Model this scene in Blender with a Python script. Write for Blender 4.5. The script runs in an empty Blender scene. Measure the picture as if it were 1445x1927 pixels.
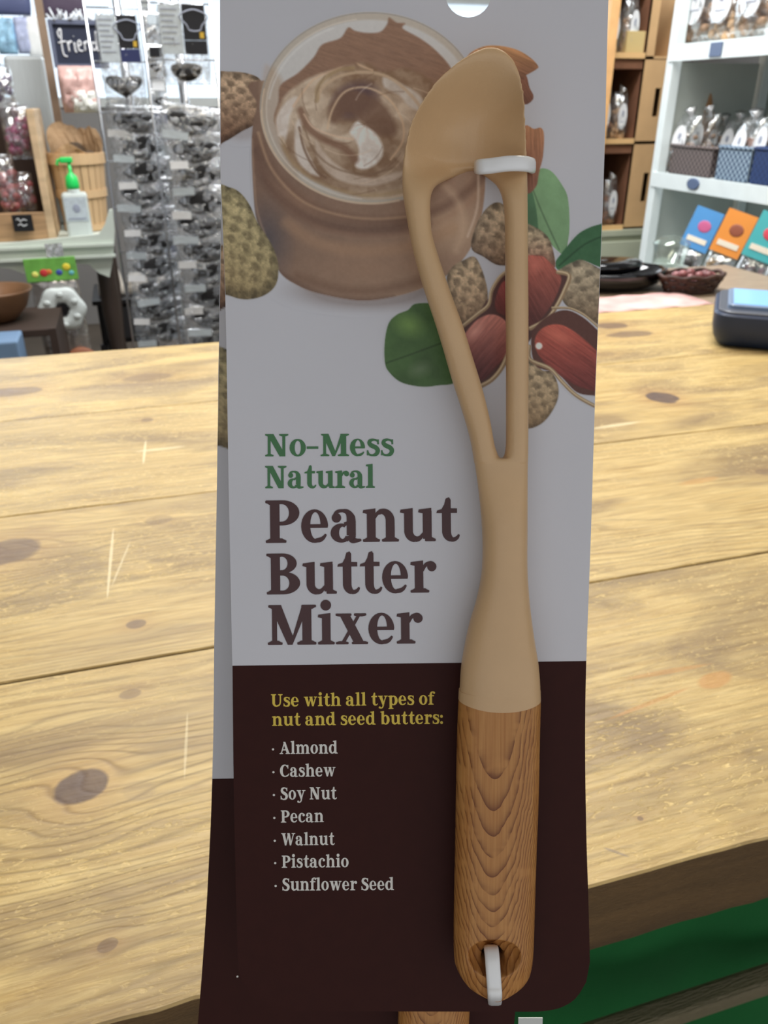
import bpy, bmesh, math, random
import numpy as np
from mathutils import Vector, Matrix
random.seed(7); rng = np.random.default_rng(7)
S = bpy.context.scene; COL = S.collection
# ------------------------------------------------------------------ camera
FPX = 1500.0; PITCH = math.atan(775 / FPX); AZ = math.radians(73.4)
CAM = Vector((0, 0, 1.13))
_fh = Vector((math.cos(AZ), math.sin(AZ), 0)); _up = Vector((0, 0, 1))
RT = Vector((math.sin(AZ), -math.cos(AZ), 0))
FW = _fh * math.cos(PITCH) - _up * math.sin(PITCH)
UP = _fh * math.sin(PITCH) + _up * math.cos(PITCH)
cd = bpy.data.cameras.new('camera'); cam = bpy.data.objects.new('camera', cd); COL.objects.link(cam)
cam.matrix_world = Matrix(((RT.x, UP.x, -FW.x, CAM.x), (RT.y, UP.y, -FW.y, CAM.y), (RT.z, UP.z, -FW.z, CAM.z), (0, 0, 0, 1)))
cd.sensor_fit = 'VERTICAL'; cd.sensor_height = 36; cd.lens = FPX / 1927 * 36
cd.clip_start = 0.02; cd.clip_end = 50
cd.dof.use_dof = True; cd.dof.focus_distance = 0.243; cd.dof.aperture_fstop = cd.lens / 1.05
S.camera = cam
S.view_settings.view_transform = 'Standard'; S.view_settings.look = 'None'
S.view_settings.gamma = 1; S.view_settings.use_curve_mapping = False; S.view_settings.exposure = 0.0
# ------------------------------------------------------------------ light
W = bpy.data.worlds.new('world'); S.world = W; W.use_nodes = True
W.node_tree.nodes['Background'].inputs[0].default_value = (0.93, 0.95, 1.0, 1)
W.node_tree.nodes['Background'].inputs[1].default_value = 0.80
def area(name, loc, rot, sx, sy, power, color):
    l = bpy.data.lights.new(name, 'AREA'); l.shape = 'RECTANGLE'; l.size = sx; l.size_y = sy; l.energy = power; l.color = color
    o = bpy.data.objects.new(name, l); COL.objects.link(o); o.location = loc; o.rotation_euler = rot; return o
area('ceiling_light_over_table', (0.55, 1.05, 2.62), (0, 0, 0), 1.3, 0.5, 21, (1, 0.9, 0.74))
area('ceiling_light_over_shelves', (0.7, 2.1, 2.62), (0, 0, 0), 2.2, 0.4, 75, (0.97, 0.98, 1.0))
area('window_daylight', (0.3, 4.3, 1.9), (math.radians(-90), 0, 0), 3.0, 1.2, 40, (0.86, 0.93, 1.0))
# ------------------------------------------------------------------ pixel helpers (photo pixel -> point of the place)
def ray(x, y): return FW + RT * ((x - 722.5) / FPX) - UP * ((y - 963.5) / FPX)
def onY(x, y, Y): d = ray(x, y); return CAM + d * (Y / d.y)
def onX(x, y, X): d = ray(x, y); return CAM + d * (X / d.x)
def onZ(x, y, Z): d = ray(x, y); return CAM + d * ((Z - CAM.z) / d.z)
# ------------------------------------------------------------------ materials
def lin(c): return tuple((v / 255) ** 2.2 for v in c)
MC = {}
def mat(name, c=(200, 200, 200), rough=0.5, metal=0.0, var=0.0, vscale=20.0, bump=0.0, bscale=80.0, spec=0.5, trans=0.0, emit=0.0, alpha=1.0, stretch=None, sss=0, coat=0):
    if name in MC: return MC[name]
    m = bpy.data.materials.new(name); m.use_nodes = True; nt = m.node_tree; N = nt.nodes; L = nt.links
    b = N['Principled BSDF']; col = lin(c) + (1,)
    b.inputs['Base Color'].default_value = col; b.inputs['Roughness'].default_value = rough; b.inputs['Metallic'].default_value = metal
    b.inputs['Specular IOR Level'].default_value = spec; b.inputs['Transmission Weight'].default_value = trans
    b.inputs['Alpha'].default_value = alpha
    if coat: b.inputs['Coat Weight'].default_value = coat
    if sss: b.inputs['Subsurface Weight'].default_value = sss; b.inputs['Subsurface Radius'].default_value = (0.002, 0.0012, 0.0008); b.inputs['Subsurface Scale'].default_value = 1.0
    if emit: b.inputs['Emission Color'].default_value = col; b.inputs['Emission Strength'].default_value = emit
    tc = N.new('ShaderNodeTexCoord'); src = tc.outputs['Object']
    if stretch:
        mp = N.new('ShaderNodeMapping'); mp.inputs['Scale'].default_value = stretch; L.new(src, mp.inputs[0]); src = mp.outputs[0]
    n = N.new('ShaderNodeTexNoise'); n.inputs['Scale'].default_value = vscale; n.inputs['Detail'].default_value = 4; L.new(src, n.inputs['Vector'])
    v = max(var, 0.02)
    r = N.new('ShaderNodeValToRGB'); r.color_ramp.elements[0].position = 0.3; r.color_ramp.elements[1].position = 0.7
    r.color_ramp.elements[0].color = tuple(x * (1 - v) for x in col[:3]) + (1,); r.color_ramp.elements[1].color = tuple(min(1, x * (1 + v)) for x in col[:3]) + (1,)
    L.new(n.outputs['Fac'], r.inputs[0]); L.new(r.outputs[0], b.inputs['Base Color'])
    if bump:
        n2 = N.new('ShaderNodeTexNoise'); n2.inputs['Scale'].default_value = bscale; n2.inputs['Detail'].default_value = 3; L.new(src, n2.inputs['Vector'])
        bp = N.new('ShaderNodeBump'); bp.inputs['Strength'].default_value = 1; bp.inputs['Distance'].default_value = bump
        L.new(n2.outputs['Fac'], bp.inputs['Height']); L.new(bp.outputs[0], b.inputs['Normal'])
    MC[name] = m; return m
def plastic_film(name, tint=(235, 240, 245), clear=0.72, rough=0.12, bscale=55, bump=0.006):
    """crinkled clear film: see-through with glossy creases"""
    if name in MC: return MC[name]
    m = bpy.data.materials.new(name); m.use_nodes = True; nt = m.node_tree; N = nt.nodes; L = nt.links
    b = N['Principled BSDF']; b.inputs['Base Color'].default_value = lin(tint) + (1,); b.inputs['Roughness'].default_value = rough; b.inputs['Specular IOR Level'].default_value = 1.0; b.inputs['Metallic'].default_value = 0.8
    t = N.new('ShaderNodeBsdfTransparent'); mx = N.new('ShaderNodeMixShader')
    tc = N.new('ShaderNodeTexCoord'); n = N.new('ShaderNodeTexNoise'); n.inputs['Scale'].default_value = bscale; n.inputs['Detail'].default_value = 4
    n.inputs['Distortion'].default_value = 1.2
    L.new(tc.outputs['Object'], n.inputs['Vector'])
    r = N.new('ShaderNodeValToRGB'); r.color_ramp.elements[0].position = 0.42; r.color_ramp.elements[1].position = 0.72
    r.color_ramp.elements[0].color = (clear,) * 3 + (1,); r.color_ramp.elements[1].color = (max(0, clear - 0.5),) * 3 + (1,)
    L.new(n.outputs['Fac'], r.inputs[0]); L.new(r.outputs[0], mx.inputs[0])
    bp = N.new('ShaderNodeBump'); bp.inputs['Distance'].default_value = bump; L.new(n.outputs['Fac'], bp.inputs['Height']); L.new(bp.outputs[0], b.inputs['Normal'])
    L.new(b.outputs[0], mx.inputs[1]); L.new(t.outputs[0], mx.inputs[2]); L.new(mx.outputs[0], N['Material Output'].inputs[0])
    MC[name] = m; return m
# ------------------------------------------------------------------ object helpers
def mk(name, verts, faces, m, parent=None, smooth=False, mats=None, fm=None):
    me = bpy.data.meshes.new(name); me.from_pydata([tuple(v) for v in verts], [], faces)
    for x in (mats or [m]): me.materials.append(x)
    if fm: me.polygons.foreach_set('material_index', fm)
    if smooth: me.polygons.foreach_set('use_smooth', [True] * len(me.polygons))
    me.update()
    o = bpy.data.objects.new(name, me); COL.objects.link(o)
    if parent: o.parent = parent
    return o
def tag(o, label=None, cat=None, group=None, kind=None):
    if label: o['label'] = label
    if cat: o['category'] = cat
    if group: o['group'] = group
    if kind: o['kind'] = kind
    return o
def empty(name, loc=(0, 0, 0), label=None, cat=None, group=None, rz=0):
    o = bpy.data.objects.new(name, None); o.empty_display_size = 0.05; COL.objects.link(o); o.location = loc; o.rotation_euler = (0, 0, rz)
    return tag(o, label, cat, group)
class MB:
    """collects shapes, builds one mesh"""
    def __init__(s): s.v = []; s.f = []; s.m = []; s.c = 0
    def add(s, vs, fs, mi=None):
        b = len(s.v); s.v += [tuple(v) for v in vs]; s.f += [tuple(i + b for i in f) for f in fs]; s.m += [s.c if mi is None else mi] * len(fs)
    def box(s, x0, x1, y0, y1, z0, z1, bev=0.0):
        if bev <= 0:
            s.add([(x, y, z) for x in (x0, x1) for y in (y0, y1) for z in (z0, z1)],
                  [(0, 1, 3, 2), (4, 6, 7, 5), (0, 4, 5, 1), (2, 3, 7, 6), (0, 2, 6, 4), (1, 5, 7, 3)])
            return
        bm = bmesh.new(); bmesh.ops.create_cube(bm, size=1)
        for v in bm.verts: v.co = Vector((x0 + (v.co.x + .5) * (x1 - x0), y0 + (v.co.y + .5) * (y1 - y0), z0 + (v.co.z + .5) * (z1 - z0)))
        bmesh.ops.bevel(bm, geom=bm.edges[:], offset=min(bev, 0.45 * min(x1 - x0, y1 - y0, z1 - z0)), segments=2, affect='EDGES', profile=0.5)
        bm.verts.index_update(); s.add([v.co[:] for v in bm.verts], [[v.index for v in f.verts] for f in bm.faces]); bm.free()
    def lathe(s, prof, c, n=24, sx=1, sy=1):
        vs = []
        for r, z in prof:
            for k in range(n):
                a = 2 * math.pi * k / n; vs.append((c[0] + r * sx * math.cos(a), c[1] + r * sy * math.sin(a), c[2] + z))
        fs = [(i * n + k, i * n + (k + 1) % n, (i + 1) * n + (k + 1) % n, (i + 1) * n + k) for i in range(len(prof) - 1) for k in range(n)]
        fs += [tuple(range(n - 1, -1, -1)), tuple((len(prof) - 1) * n + k for k in range(n))]
        s.add(vs, fs)
    def tube(s, pts, r, n=8, closed=False):
        pts = [Vector(p) for p in pts]; rs = r if isinstance(r, (list, tuple)) else [r] * len(pts)
        vs = []; prev = None
        for i, p in enumerate(pts):
            if closed: t = (pts[(i + 1) % len(pts)] - pts[i - 1]).normalized()
            else: t = (pts[min(i + 1, len(pts) - 1)] - pts[max(i - 1, 0)]).normalized()
            a = prev if prev is not None else (Vector((0, 0, 1)) if abs(t.z) < 0.9 else Vector((1, 0, 0)))
            a = (a - t * a.dot(t)).normalized(); prev = a; b = t.cross(a)
            for k in range(n):
                q = 2 * math.pi * k / n; vs.append(p + (a * math.cos(q) + b * math.sin(q)) * rs[i])
        m = len(pts); rng_ = range(m) if closed else range(m - 1)
        fs = [(i * n + k, i * n + (k + 1) % n, ((i + 1) % m) * n + (k + 1) % n, ((i + 1) % m) * n + k) for i in rng_ for k in range(n)]
        if not closed: fs += [tuple(range(n - 1, -1, -1)), tuple((m - 1) * n + k for k in range(n))]
        s.add(vs, fs)
    def prism(s, pts, d):
        """extrude planar polygon pts (3d) by vector d"""
        n = len(pts); d = Vector(d); vs = [Vector(p) for p in pts] + [Vector(p) + d for p in pts]
        s.add(vs, [tuple(range(n - 1, -1, -1)), tuple(range(n, 2 * n))] + [(i, (i + 1) % n, n + (i + 1) % n, n + i) for i in range(n)])
    def ball(s, c, rx, ry=None, rz=None, n=12, m=8, jit=0):
        ry = ry or rx; rz = rz or rx; vs = [(c[0], c[1], c[2] - rz)]
        for i in range(1, m):
            t = math.pi * i / m
            for k in range(n):
                a = 2 * math.pi * k / n; j = 1 + random.uniform(-jit, jit)
                vs.append((c[0] + rx * j * math.sin(t) * math.cos(a), c[1] + ry * j * math.sin(t) * math.sin(a), c[2] - rz * j * math.cos(t)))
        vs.append((c[0], c[1], c[2] + rz)); e = len(vs) - 1
        fs = [(0, 1 + (k + 1) % n, 1 + k) for k in range(n)]
        fs += [(1 + i * n + k, 1 + i * n + (k + 1) % n, 1 + (i + 1) * n + (k + 1) % n, 1 + (i + 1) * n + k) for i in range(m - 2) for k in range(n)]
        fs += [(1 + (m - 2) * n + k, 1 + (m - 2) * n + (k + 1) % n, e) for k in range(n)]
        s.add(vs, fs)
    def build(s, name, m, parent=None, smooth=False, mats=None):
        o = mk(name, s.v, s.f, m, parent, smooth, mats, s.m if mats else None)
        return o
def autosmooth(o, ang=35):
    me = o.data; bm = bmesh.new(); bm.from_mesh(me); a = math.radians(ang)
    for f in bm.faces: f.smooth = True
    for e in bm.edges:
        if len(e.link_faces) == 2 and e.calc_face_angle(0) > a: e.smooth = False
    bm.to_mesh(me); bm.free()
def relocate(o, p):
    """move the mesh so that the object's origin is at p (world), geometry unchanged"""
    o.data.transform(Matrix.Translation(-Vector(p))); o.location = p
def box(name, x0, x1, y0, y1, z0, z1, m, parent=None, bev=0.0):
    b = MB(); b.box(x0, x1, y0, y1, z0, z1, bev); return b.build(name, m, parent)
def mm_(m, *a): pass
# ================================================================== the room
def struct(o): o['kind'] = 'structure'; return o
m_wall = mat('painted_wall', (150, 148, 146), 0.8, var=0.06, vscale=3, bump=0.001)
m_floor = mat('concrete_floor', (105, 96, 86), 0.6, var=0.2, vscale=4, bump=0.001)
m_ceil = mat('ceiling_paint', (190, 188, 184), 0.9)
struct(box('floor', -2.6, 3.4, -1.6, 4.8, -0.1, 0, m_floor)); struct(box('ceiling', -2.6, 3.4, -1.6, 4.8, 2.7, 2.8, m_ceil))
struct(box('wall_left', -2.7, -2.6, -1.6, 4.8, 0, 2.7, m_wall)); struct(box('wall_right', 3.4, 3.5, -1.6, 4.8, 0, 2.7, m_wall))
b = MB()
WX0, WX1, WZ0, WZ1 = -1.35, 2.5, 1.12, 2.15
b.box(-2.6, WX0, 4.8, 4.9, 0, 2.7); b.box(WX1, 3.4, 4.8, 4.9, 0, 2.7); b.box(WX0, WX1, 4.8, 4.9, 0, WZ0); b.box(WX0, WX1, 4.8, 4.9, WZ1, 2.7)
struct(b.build('wall_back', m_wall))
m_white = mat('white_painted_wood', (226, 232, 230), 0.45, var=0.04, vscale=12)
wf = MB()
for x in np.linspace(WX0, WX1, 6): wf.box(x - 0.025, x + 0.025, 4.78, 4.88, WZ0, WZ1)
for z in (WZ0, WZ0 + 0.5, WZ1): wf.box(WX0, WX1, 4.785, 4.875, z - 0.022, z + 0.022)
win = struct(wf.build('window_1', m_white))
gl = MB(); gl.box(WX0, WX1, 4.862, 4.868, WZ0, WZ1)
gl.build('glass_pane', mat('daylit_pane', (222, 236, 250), 0.2, var=0.1, vscale=2.5, emit=0.95), win)
# ================================================================== the plank table
def pine(name, base, dark, pale, knots, marks=(), seed=0.0, rough=0.38):
    m = bpy.data.materials.new(name); m.use_nodes = True; nt = m.node_tree; N = nt.nodes; L = nt.links
    bs = N['Principled BSDF']; bs.inputs['Roughness'].default_value = rough; bs.inputs['Specular IOR Level'].default_value = 0.32
    tc = N.new('ShaderNodeTexCoord'); sp = N.new('ShaderNodeSeparateXYZ'); L.new(tc.outputs['Object'], sp.inputs[0])
    def M(op, a, b_=None, c=None, clamp=False):
        n = N.new('ShaderNodeMath'); n.operation = op; n.use_clamp = clamp
        for i, v in enumerate((a, b_, c)):
            if v is None: continue
            if isinstance(v, (int, float)): n.inputs[i].default_value = v
            else: L.new(v, n.inputs[i])
        return n.outputs[0]
    def noise(sx, sy, sc, det=4, off=0.0, dist=0.0, rgh=0.5):
        mp = N.new('ShaderNodeMapping'); mp.inputs['Scale'].default_value = (sx, sy, 1); mp.inputs['Location'].default_value = (off + seed, off * 1.7 + seed, seed)
        L.new(tc.outputs['Object'], mp.inputs[0]); n = N.new('ShaderNodeTexNoise'); n.inputs['Scale'].default_value = sc; n.inputs['Detail'].default_value = det
        n.inputs['Distortion'].default_value = dist; n.inputs['Roughness'].default_value = rgh; L.new(mp.outputs[0], n.inputs['Vector']); return n.outputs['Fac']
    def ramp(v, stops):
        r = N.new('ShaderNodeValToRGB'); e = r.color_ramp.elements
        while len(e) < len(stops): e.new(0.5)
        for k, (p, c) in enumerate(stops): e[k].position = p; e[k].color = c + (1,) if len(c) == 3 else c
        L.new(v, r.inputs[0]); return r.outputs[0]
    def mix(f, a, c, mode='MIX'):
        n = N.new('ShaderNodeMix'); n.data_type = 'RGBA'; n.blend_type = mode
        if isinstance(f, (int, float)): n.inputs[0].default_value = f
        else: L.new(f, n.inputs[0])
        for i, v in ((6, a), (7, c)):
            if isinstance(v, tuple): n.inputs[i].default_value = v + (1,)
            else: L.new(v, n.inputs[i])
        return n.outputs[2]
    X, Y = sp.outputs[0], sp.outputs[1]
    f = Y; kd = None; km = None
    edge = M('MULTIPLY', M('SUBTRACT', noise(38.0, 38.0, 1.0, 3, 21.0), 0.5), 0.9)
    def local(kx, ky, ang):
        ca, sa = math.cos(ang), math.sin(ang); ddx = M('SUBTRACT', X, kx); ddy = M('SUBTRACT', Y, ky)
        return M('ADD', M('MULTIPLY', ddx, ca), M('MULTIPLY', ddy, sa)), M('SUBTRACT', M('MULTIPLY', ddy, ca), M('MULTIPLY', ddx, sa))
    for (kx, ky, rx, ry, st, ang) in knots:      # growth rings flow around every knot
        dx, dy = local(kx, ky, ang)
        q = M('ADD', M('POWER', M('ABSOLUTE', M('DIVIDE', dx, rx)), 2.0), M('POWER', M('ABSOLUTE', M('DIVIDE', dy, ry)), 2.0))
        q = M('ADD', q, edge)
        g = M('POWER', 2.718, M('MULTIPLY', q, -0.16))
        f = M('SUBTRACT', f, M('MULTIPLY', M('MULTIPLY', dy, g), 0.88))
        w = M('MULTIPLY', M('MULTIPLY', M('SUBTRACT', 1.12, q), 3.2, clamp=True), st)
        ringm = M('MULTIPLY', M('POWER', 2.718, M('MULTIPLY', q, -0.35)), st)
        kd = w if kd is None else M('MAXIMUM', kd, w); km = ringm if km is None else M('MAXIMUM', km, ringm)
    warp = noise(1.1, 5.0, 1.6, 3, 3.0)
    f = M('ADD', f, M('MULTIPLY', warp, 0.16))
    s = M('SINE', M('MULTIPLY', f, 760.0))
    s = M('POWER', M('ADD', M('MULTIPLY', s, 0.5), 0.5), 7.0)
    amp = noise(1.0, 3.0, 2.2, 2, 9.0)
    lines = M('MULTIPLY', s, M('MULTIPLY', M('SUBTRACT', amp, 0.30, clamp=True), 1.55), clamp=True)
    streak = noise(4.5, 52.0, 2.4, 7, 1.0, 0.8, 0.68)
    fine = noise(14.0, 260.0, 1.0, 4, 5.0, 0.0, 0.65)
    blot = noise(2.6, 8.5, 1.5, 5, 7.0, 1.0, 0.55)
    col = ramp(streak, [(0.22, dark), (0.40, base), (0.66, pale), (0.85, base)])
    col = mix(M('MULTIPLY', lines, 0.80), col, tuple(v * 0.42 for v in dark), 'MIX')
    col = mix(ramp(blot, [(0.46, (0, 0, 0)), (0.66, (0.72,) * 3)]), col, tuple(dark[i] * (0.62, 0.62, 0.80)[i] for i in range(3)), 'MIX')
    col = mix(ramp(fine, [(0.34, (0.36,) * 3), (0.5, (0, 0, 0))]), col, tuple(v * 0.55 for v in dark))
    nick = noise(60.0, 170.0, 1.4, 4, 11.0, 1.6, 0.62); nk2 = noise(3.0, 6.5, 1.2, 3, 13.0)
    nf = M('MULTIPLY', ramp(nick, [(0.55, (0, 0, 0)), (0.66, (1, 1, 1))]), ramp(nk2, [(0.38, (0, 0, 0)), (0.56, (0.7,) * 3)]))
    col = mix(nf, col, tuple(min(1, v * 1.28) for v in pale))
    for (kx, ky, rx, ry, st, ang, mc) in marks:
        dx, dy = local(kx, ky, ang); q = M('ADD', M('POWER', M('ABSOLUTE', M('DIVIDE', dx, rx)), 2.0), M('POWER', M('ABSOLUTE', M('DIVIDE', dy, ry)), 2.0))
        col = mix(M('MULTIPLY', M('MULTIPLY', M('SUBTRACT', 1.1, M('ADD', q, edge)), 2.0, clamp=True), st), col, mc)
    if kd is not None:
        col = mix(M('MULTIPLY', km, 0.5, clamp=True), col, (0.40, 0.20, 0.075))
        kn = noise(60.0, 60.0, 1.0, 4, 2.0)
        col = mix(M('MULTIPLY', kd, M('ADD', 0.72, M('MULTIPLY', kn, 0.5)), clamp=True), col, (0.13, 0.085, 0.065))
    L.new(col, bs.inputs['Base Color'])
    hsum = M('SUBTRACT', M('MULTIPLY', streak, 0.6), M('ADD', M('MULTIPLY', lines, 0.25), M('MULTIPLY', nf, 0.35)))
    bp = N.new('ShaderNodeBump'); bp.inputs['Distance'].default_value = 0.0012; bp.inputs['Strength'].default_value = 0.8; L.new(hsum, bp.inputs['Height']); L.new(bp.outputs[0], bs.inputs['Normal'])
    rr = M('ADD', rough - 0.12, M('MULTIPLY', streak, 0.26)); L.new(rr, bs.inputs['Roughness'])
    return m
def kn(px, py, wpx, hpx, st=1.0, ang=0.0):
    p = onZ(px, py, 0.75); a = onZ(px - wpx, py, 0.75); c = onZ(px, py - hpx, 0.75)
    return (p.x, p.y, abs(p.x - a.x) * 1.05, abs(c.y - p.y) * 1.0, st, math.radians(ang))
ORM = (0.56, 0.30, 0.10); SCR = (0.86, 0.74, 0.46); GRY = (0.30, 0.225, 0.15)
MARKS = [[kn(1345, 1279, 44, 15, .8, 12) + (ORM,), kn(1255, 1264, 95, 5, .6, -2) + (ORM,), kn(1225, 1322, 110, 4, .7, 10) + (ORM,), kn(1160, 1603, 24, 3, .7, -42) + (GRY,), kn(350, 1400, 3, 60, .4, -6) + (SCR,), kn(262, 1488, 34, 18, .2, -25) + (GRY,)],
         [kn(208, 1055, 3, 62, .7, -2) + (SCR,), kn(228, 1060, 2.5, 40, .45, -12) + (SCR,), kn(1315, 905, 48, 5, .5, 4) + (ORM,)],
         [kn(272, 850, 2.5, 22, .7, -4) + (SCR,), kn(300, 845, 50, 2.5, .5) + (SCR,), kn(1160, 800, 60, 3, .5, 4) + (SCR,)], [kn(250, 735, 150, 16, .35) + (GRY,)]]
TB, TD, TP = (0.53, 0.365, 0.140), (0.34, 0.225, 0.095), (0.69, 0.515, 0.225)
plank_specs = [
    (0.247, 0.5215, [kn(150, 1480, 50, 31, 0.9, 22), kn(203, 1778, 19, 13, 0.55, 12), kn(246, 1306, 21, 9, 0.5), kn(1205, 1540, 6, 5, 0.6)]),
    (0.5235, 0.805, [kn(5, 1040, 66, 24, 0.7, 14), kn(256, 1174, 18, 8, 0.65), kn(300, 978, 24, 8, 0.3), kn(1440, 888, 20, 7, 0.4)]),
    (0.8068, 1.102, [kn(1246, 748, 28, 12, 1.0), kn(277, 790, 12, 4, 0.5), kn(245, 742, 80, 14, 0.22)]),
    (1.1038, 1.416, [kn(1150, 613, 32, 6, 0.75), kn(1185, 629, 48, 6, 0.7), kn(15, 738, 60, 8, 0.6), kn(280, 710, 44, 7, 0.45), kn(1135, 667, 30, 4, 0.4)])]
tbl = empty('plank_table', (0.6, 0.83, 0), 'long worn yellow pine plank table behind the hanging packages', 'table')
def child_at(o, par):
    o.parent = par; o.matrix_parent_inverse = Matrix.Translation(-par.location); return o
m_edge = mat('aged_table_edge', (112, 86, 52), 0.7, var=0.3, vscale=3.5, bump=0.002, stretch=(2, 14, 20))
def plank(i, y0, y1, knots):
    nx = 150; ny = 6; x0, x1 = -0.85, 1.62
    v = []; f = []
    xs = np.linspace(x0, x1, nx)
    prof = [(y0, 0.692), (y0, 0.7488), (y0 + 0.0012, 0.75)] + [(y0 + (y1 - y0) * k / ny, 0.75) for k in range(1, ny)] + [(y1 - 0.0012, 0.75), (y1, 0.7488), (y1, 0.692)]
    n = len(prof)
    for x in xs:
        w = 0.0007 * math.sin(x * 9 + i * 2) + 0.0005 * random.uniform(-1, 1) * (1.6 if i == 0 else 0.4)
        for k, (y, z) in enumerate(prof):
            yy = y + (w if k < 3 else 0); zz = z - (abs(w) * 0.8 if k in (1, 2) else 0)
            v.append((x, yy, zz))
    for a in range(nx - 1):
        for k in range(n):
            f.append((a * n + k, a * n + (k + 1) % n, (a + 1) * n + (k + 1) % n, (a + 1) * n + k))
    f.append(tuple(range(n - 1, -1, -1))); f.append(tuple((nx - 1) * n + k for k in range(n)))
    mi = [1 if (j % n in (0, n - 1) or (j % n == n - 2)) else 0 for j in range(len(f))]
    o = mk('plank', v, f, None, tbl, False, [pine('pine_plank_%d' % i, TB, TD, TP, knots, MARKS[i], seed=i * 3.3), m_edge], mi)
    o.matrix_parent_inverse = Matrix.Translation(-tbl.location)
for i, (y0, y1, k) in enumerate(plank_specs): plank(i, y0, y1, k)
m_leg = mat('table_leg_wood', (96, 74, 46), 0.7, var=0.3, vscale=4, stretch=(12, 12, 1.5), bump=0.002)
for (x, y) in ((-0.75, 0.36), (-0.75, 1.3), (1.52, 0.36), (1.52, 1.3)): child_at(box('leg', x - 0.045, x + 0.045, y - 0.045, y + 0.045, 0, 0.692, m_leg, bev=0.003), tbl)
for y in (0.42, 1.3): child_at(box('apron', -0.70, 1.47, y - 0.015, y + 0.015, 0.62, 0.6919, m_leg, bev=0.002), tbl)
m_rail = mat('rail_wood', (120, 110, 82), 0.6, var=0.2, vscale=5, stretch=(1.5, 12, 12), bump=0.002)
child_at(box('foot_rail', -0.80, 1.57, 0.296, 0.3145, 0.466, 0.484, m_rail, bev=0.004), tbl)
# green cloth tucked under the table
def cloth():
    v = []; f = []; nx, nz = 150, 26
    for j in range(nz):
        z = 0.69 - 0.59 * j / (nz - 1)
        for i in range(nx):
            x = -0.1 + 1.5 * i / (nx - 1)
            g = (0.3 + j / nz)
            y = 0.345 + 0.010 * g * math.sin(x * 21 + 1.1 * math.sin(x * 7) + z * 3) + 0.006 * math.sin(x * 9 - z * 16) + 0.004 * math.sin(x * 47 + z * 5)
            v.append((x, y, z))
    for j in range(nz - 1):
        for i in range(nx - 1): f.append((j * nx + i, j * nx + i + 1, (j + 1) * nx + i + 1, (j + 1) * nx + i))
    n0 = len(v); v += [(a, b_ + 0.002, c) for a, b_, c in v]; f += [tuple(n0 + q for q in reversed(t)) for t in f]
    o = mk('green_cloth', v, f, mat('green_fabric', (0, 94, 40), 0.85, var=0.12, vscale=9, bump=0.0006, bscale=900), None, True)
    relocate(o, (0.85, 0.37, 0.1)); tag(o, 'deep green cloth hanging in folds below the table edge', 'cloth')
cloth()

# ================================================================== hanging packages: plane frame
TILT = math.radians(4.5)
EX = RT; EY = UP * math.cos(TILT) - FW * math.sin(TILT); EZ = -(FW * math.cos(TILT) + UP * math.sin(TILT))
K0 = CAM + FW * 0.24
CM = Matrix(((EX.x, EY.x, EZ.x, K0.x), (EX.y, EY.y, EZ.y, K0.y), (EX.z, EY.z, EZ.z, K0.z), (0, 0, 0, 1)))
def cp(x, y, h=0.0):
    """photo pixel -> point of the card's own frame, h metres above its front face"""
    d = ray(x, y); t = ((K0 + EZ * h) - CAM).dot(EZ) / d.dot(EZ); q = CAM + d * t - K0
    return Vector((q.dot(EX), q.dot(EY), h))
def catmull(P, n=6, closed=False):
    P = [np.array(p, float) for p in P]; m = len(P); out = []
    for i in range(m if closed else m - 1):
        p0 = P[(i - 1) % m] if closed or i > 0 else P[0]; p1 = P[i]; p2 = P[(i + 1) % m]; p3 = P[(i + 2) % m] if closed or i + 2 < m else P[-1]
        for k in range(n):
            t = k / n; out.append(0.5 * ((2 * p1) + (-p0 + p2) * t + (2 * p0 - 5 * p1 + 4 * p2 - p3) * t * t + (-p0 + 3 * p1 - 3 * p2 + p3) * t ** 3))
    if not closed: out.append(P[-1])
    return [tuple(p) for p in out]
def arcpts(cx, cy, rx, ry, a0, a1, n): return [(cx + rx * math.cos(math.radians(a0 + (a1 - a0) * k / n)), cy + ry * math.sin(math.radians(a0 + (a1 - a0) * k / n))) for k in range(n + 1)]
L_EDGE = [(414, -40), (414, 60), (415, 340), (424, 560), (430, 900), (437, 1250), (440, 1500), (447, 1800)]
R_EDGE = [(1110, 1810), (1107, 1690), (1103, 1560), (1101, 1400), (1103, 1250), (1112, 1000), (1120, 740), (1130, 500), (1137, 300), (1143, 60), (1146, -40)]
CORNER_BL = [(449, 1825), (462, 1858), (486, 1882), (520, 1898), (560, 1903)]
CORNER_BR = [(1010, 1904), (1050, 1898), (1082, 1880), (1103, 1848)]
TOPC = [(1146, -70), (1138, -100), (1110, -118), (460, -118), (428, -104), (415, -72)]
OUT = catmull(L_EDGE, 4)[:-1] + [L_EDGE[-1]] + catmull(CORNER_BL, 3) + catmull(CORNER_BR, 3) + catmull(R_EDGE, 4) + TOPC
HOLE = arcpts(881, -11, 43, 44, 0, 345, 23)
paper_c = (214, 213, 216)
m_paper = mat('card_paper', paper_c, 0.42, spec=0.35)
m_paperb = mat('card_paper_back', (120, 112, 104), 0.6)
m_brown = mat('brown_ink', (58, 29, 24), 0.55, spec=0.15, var=0.05, vscale=200)
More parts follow.
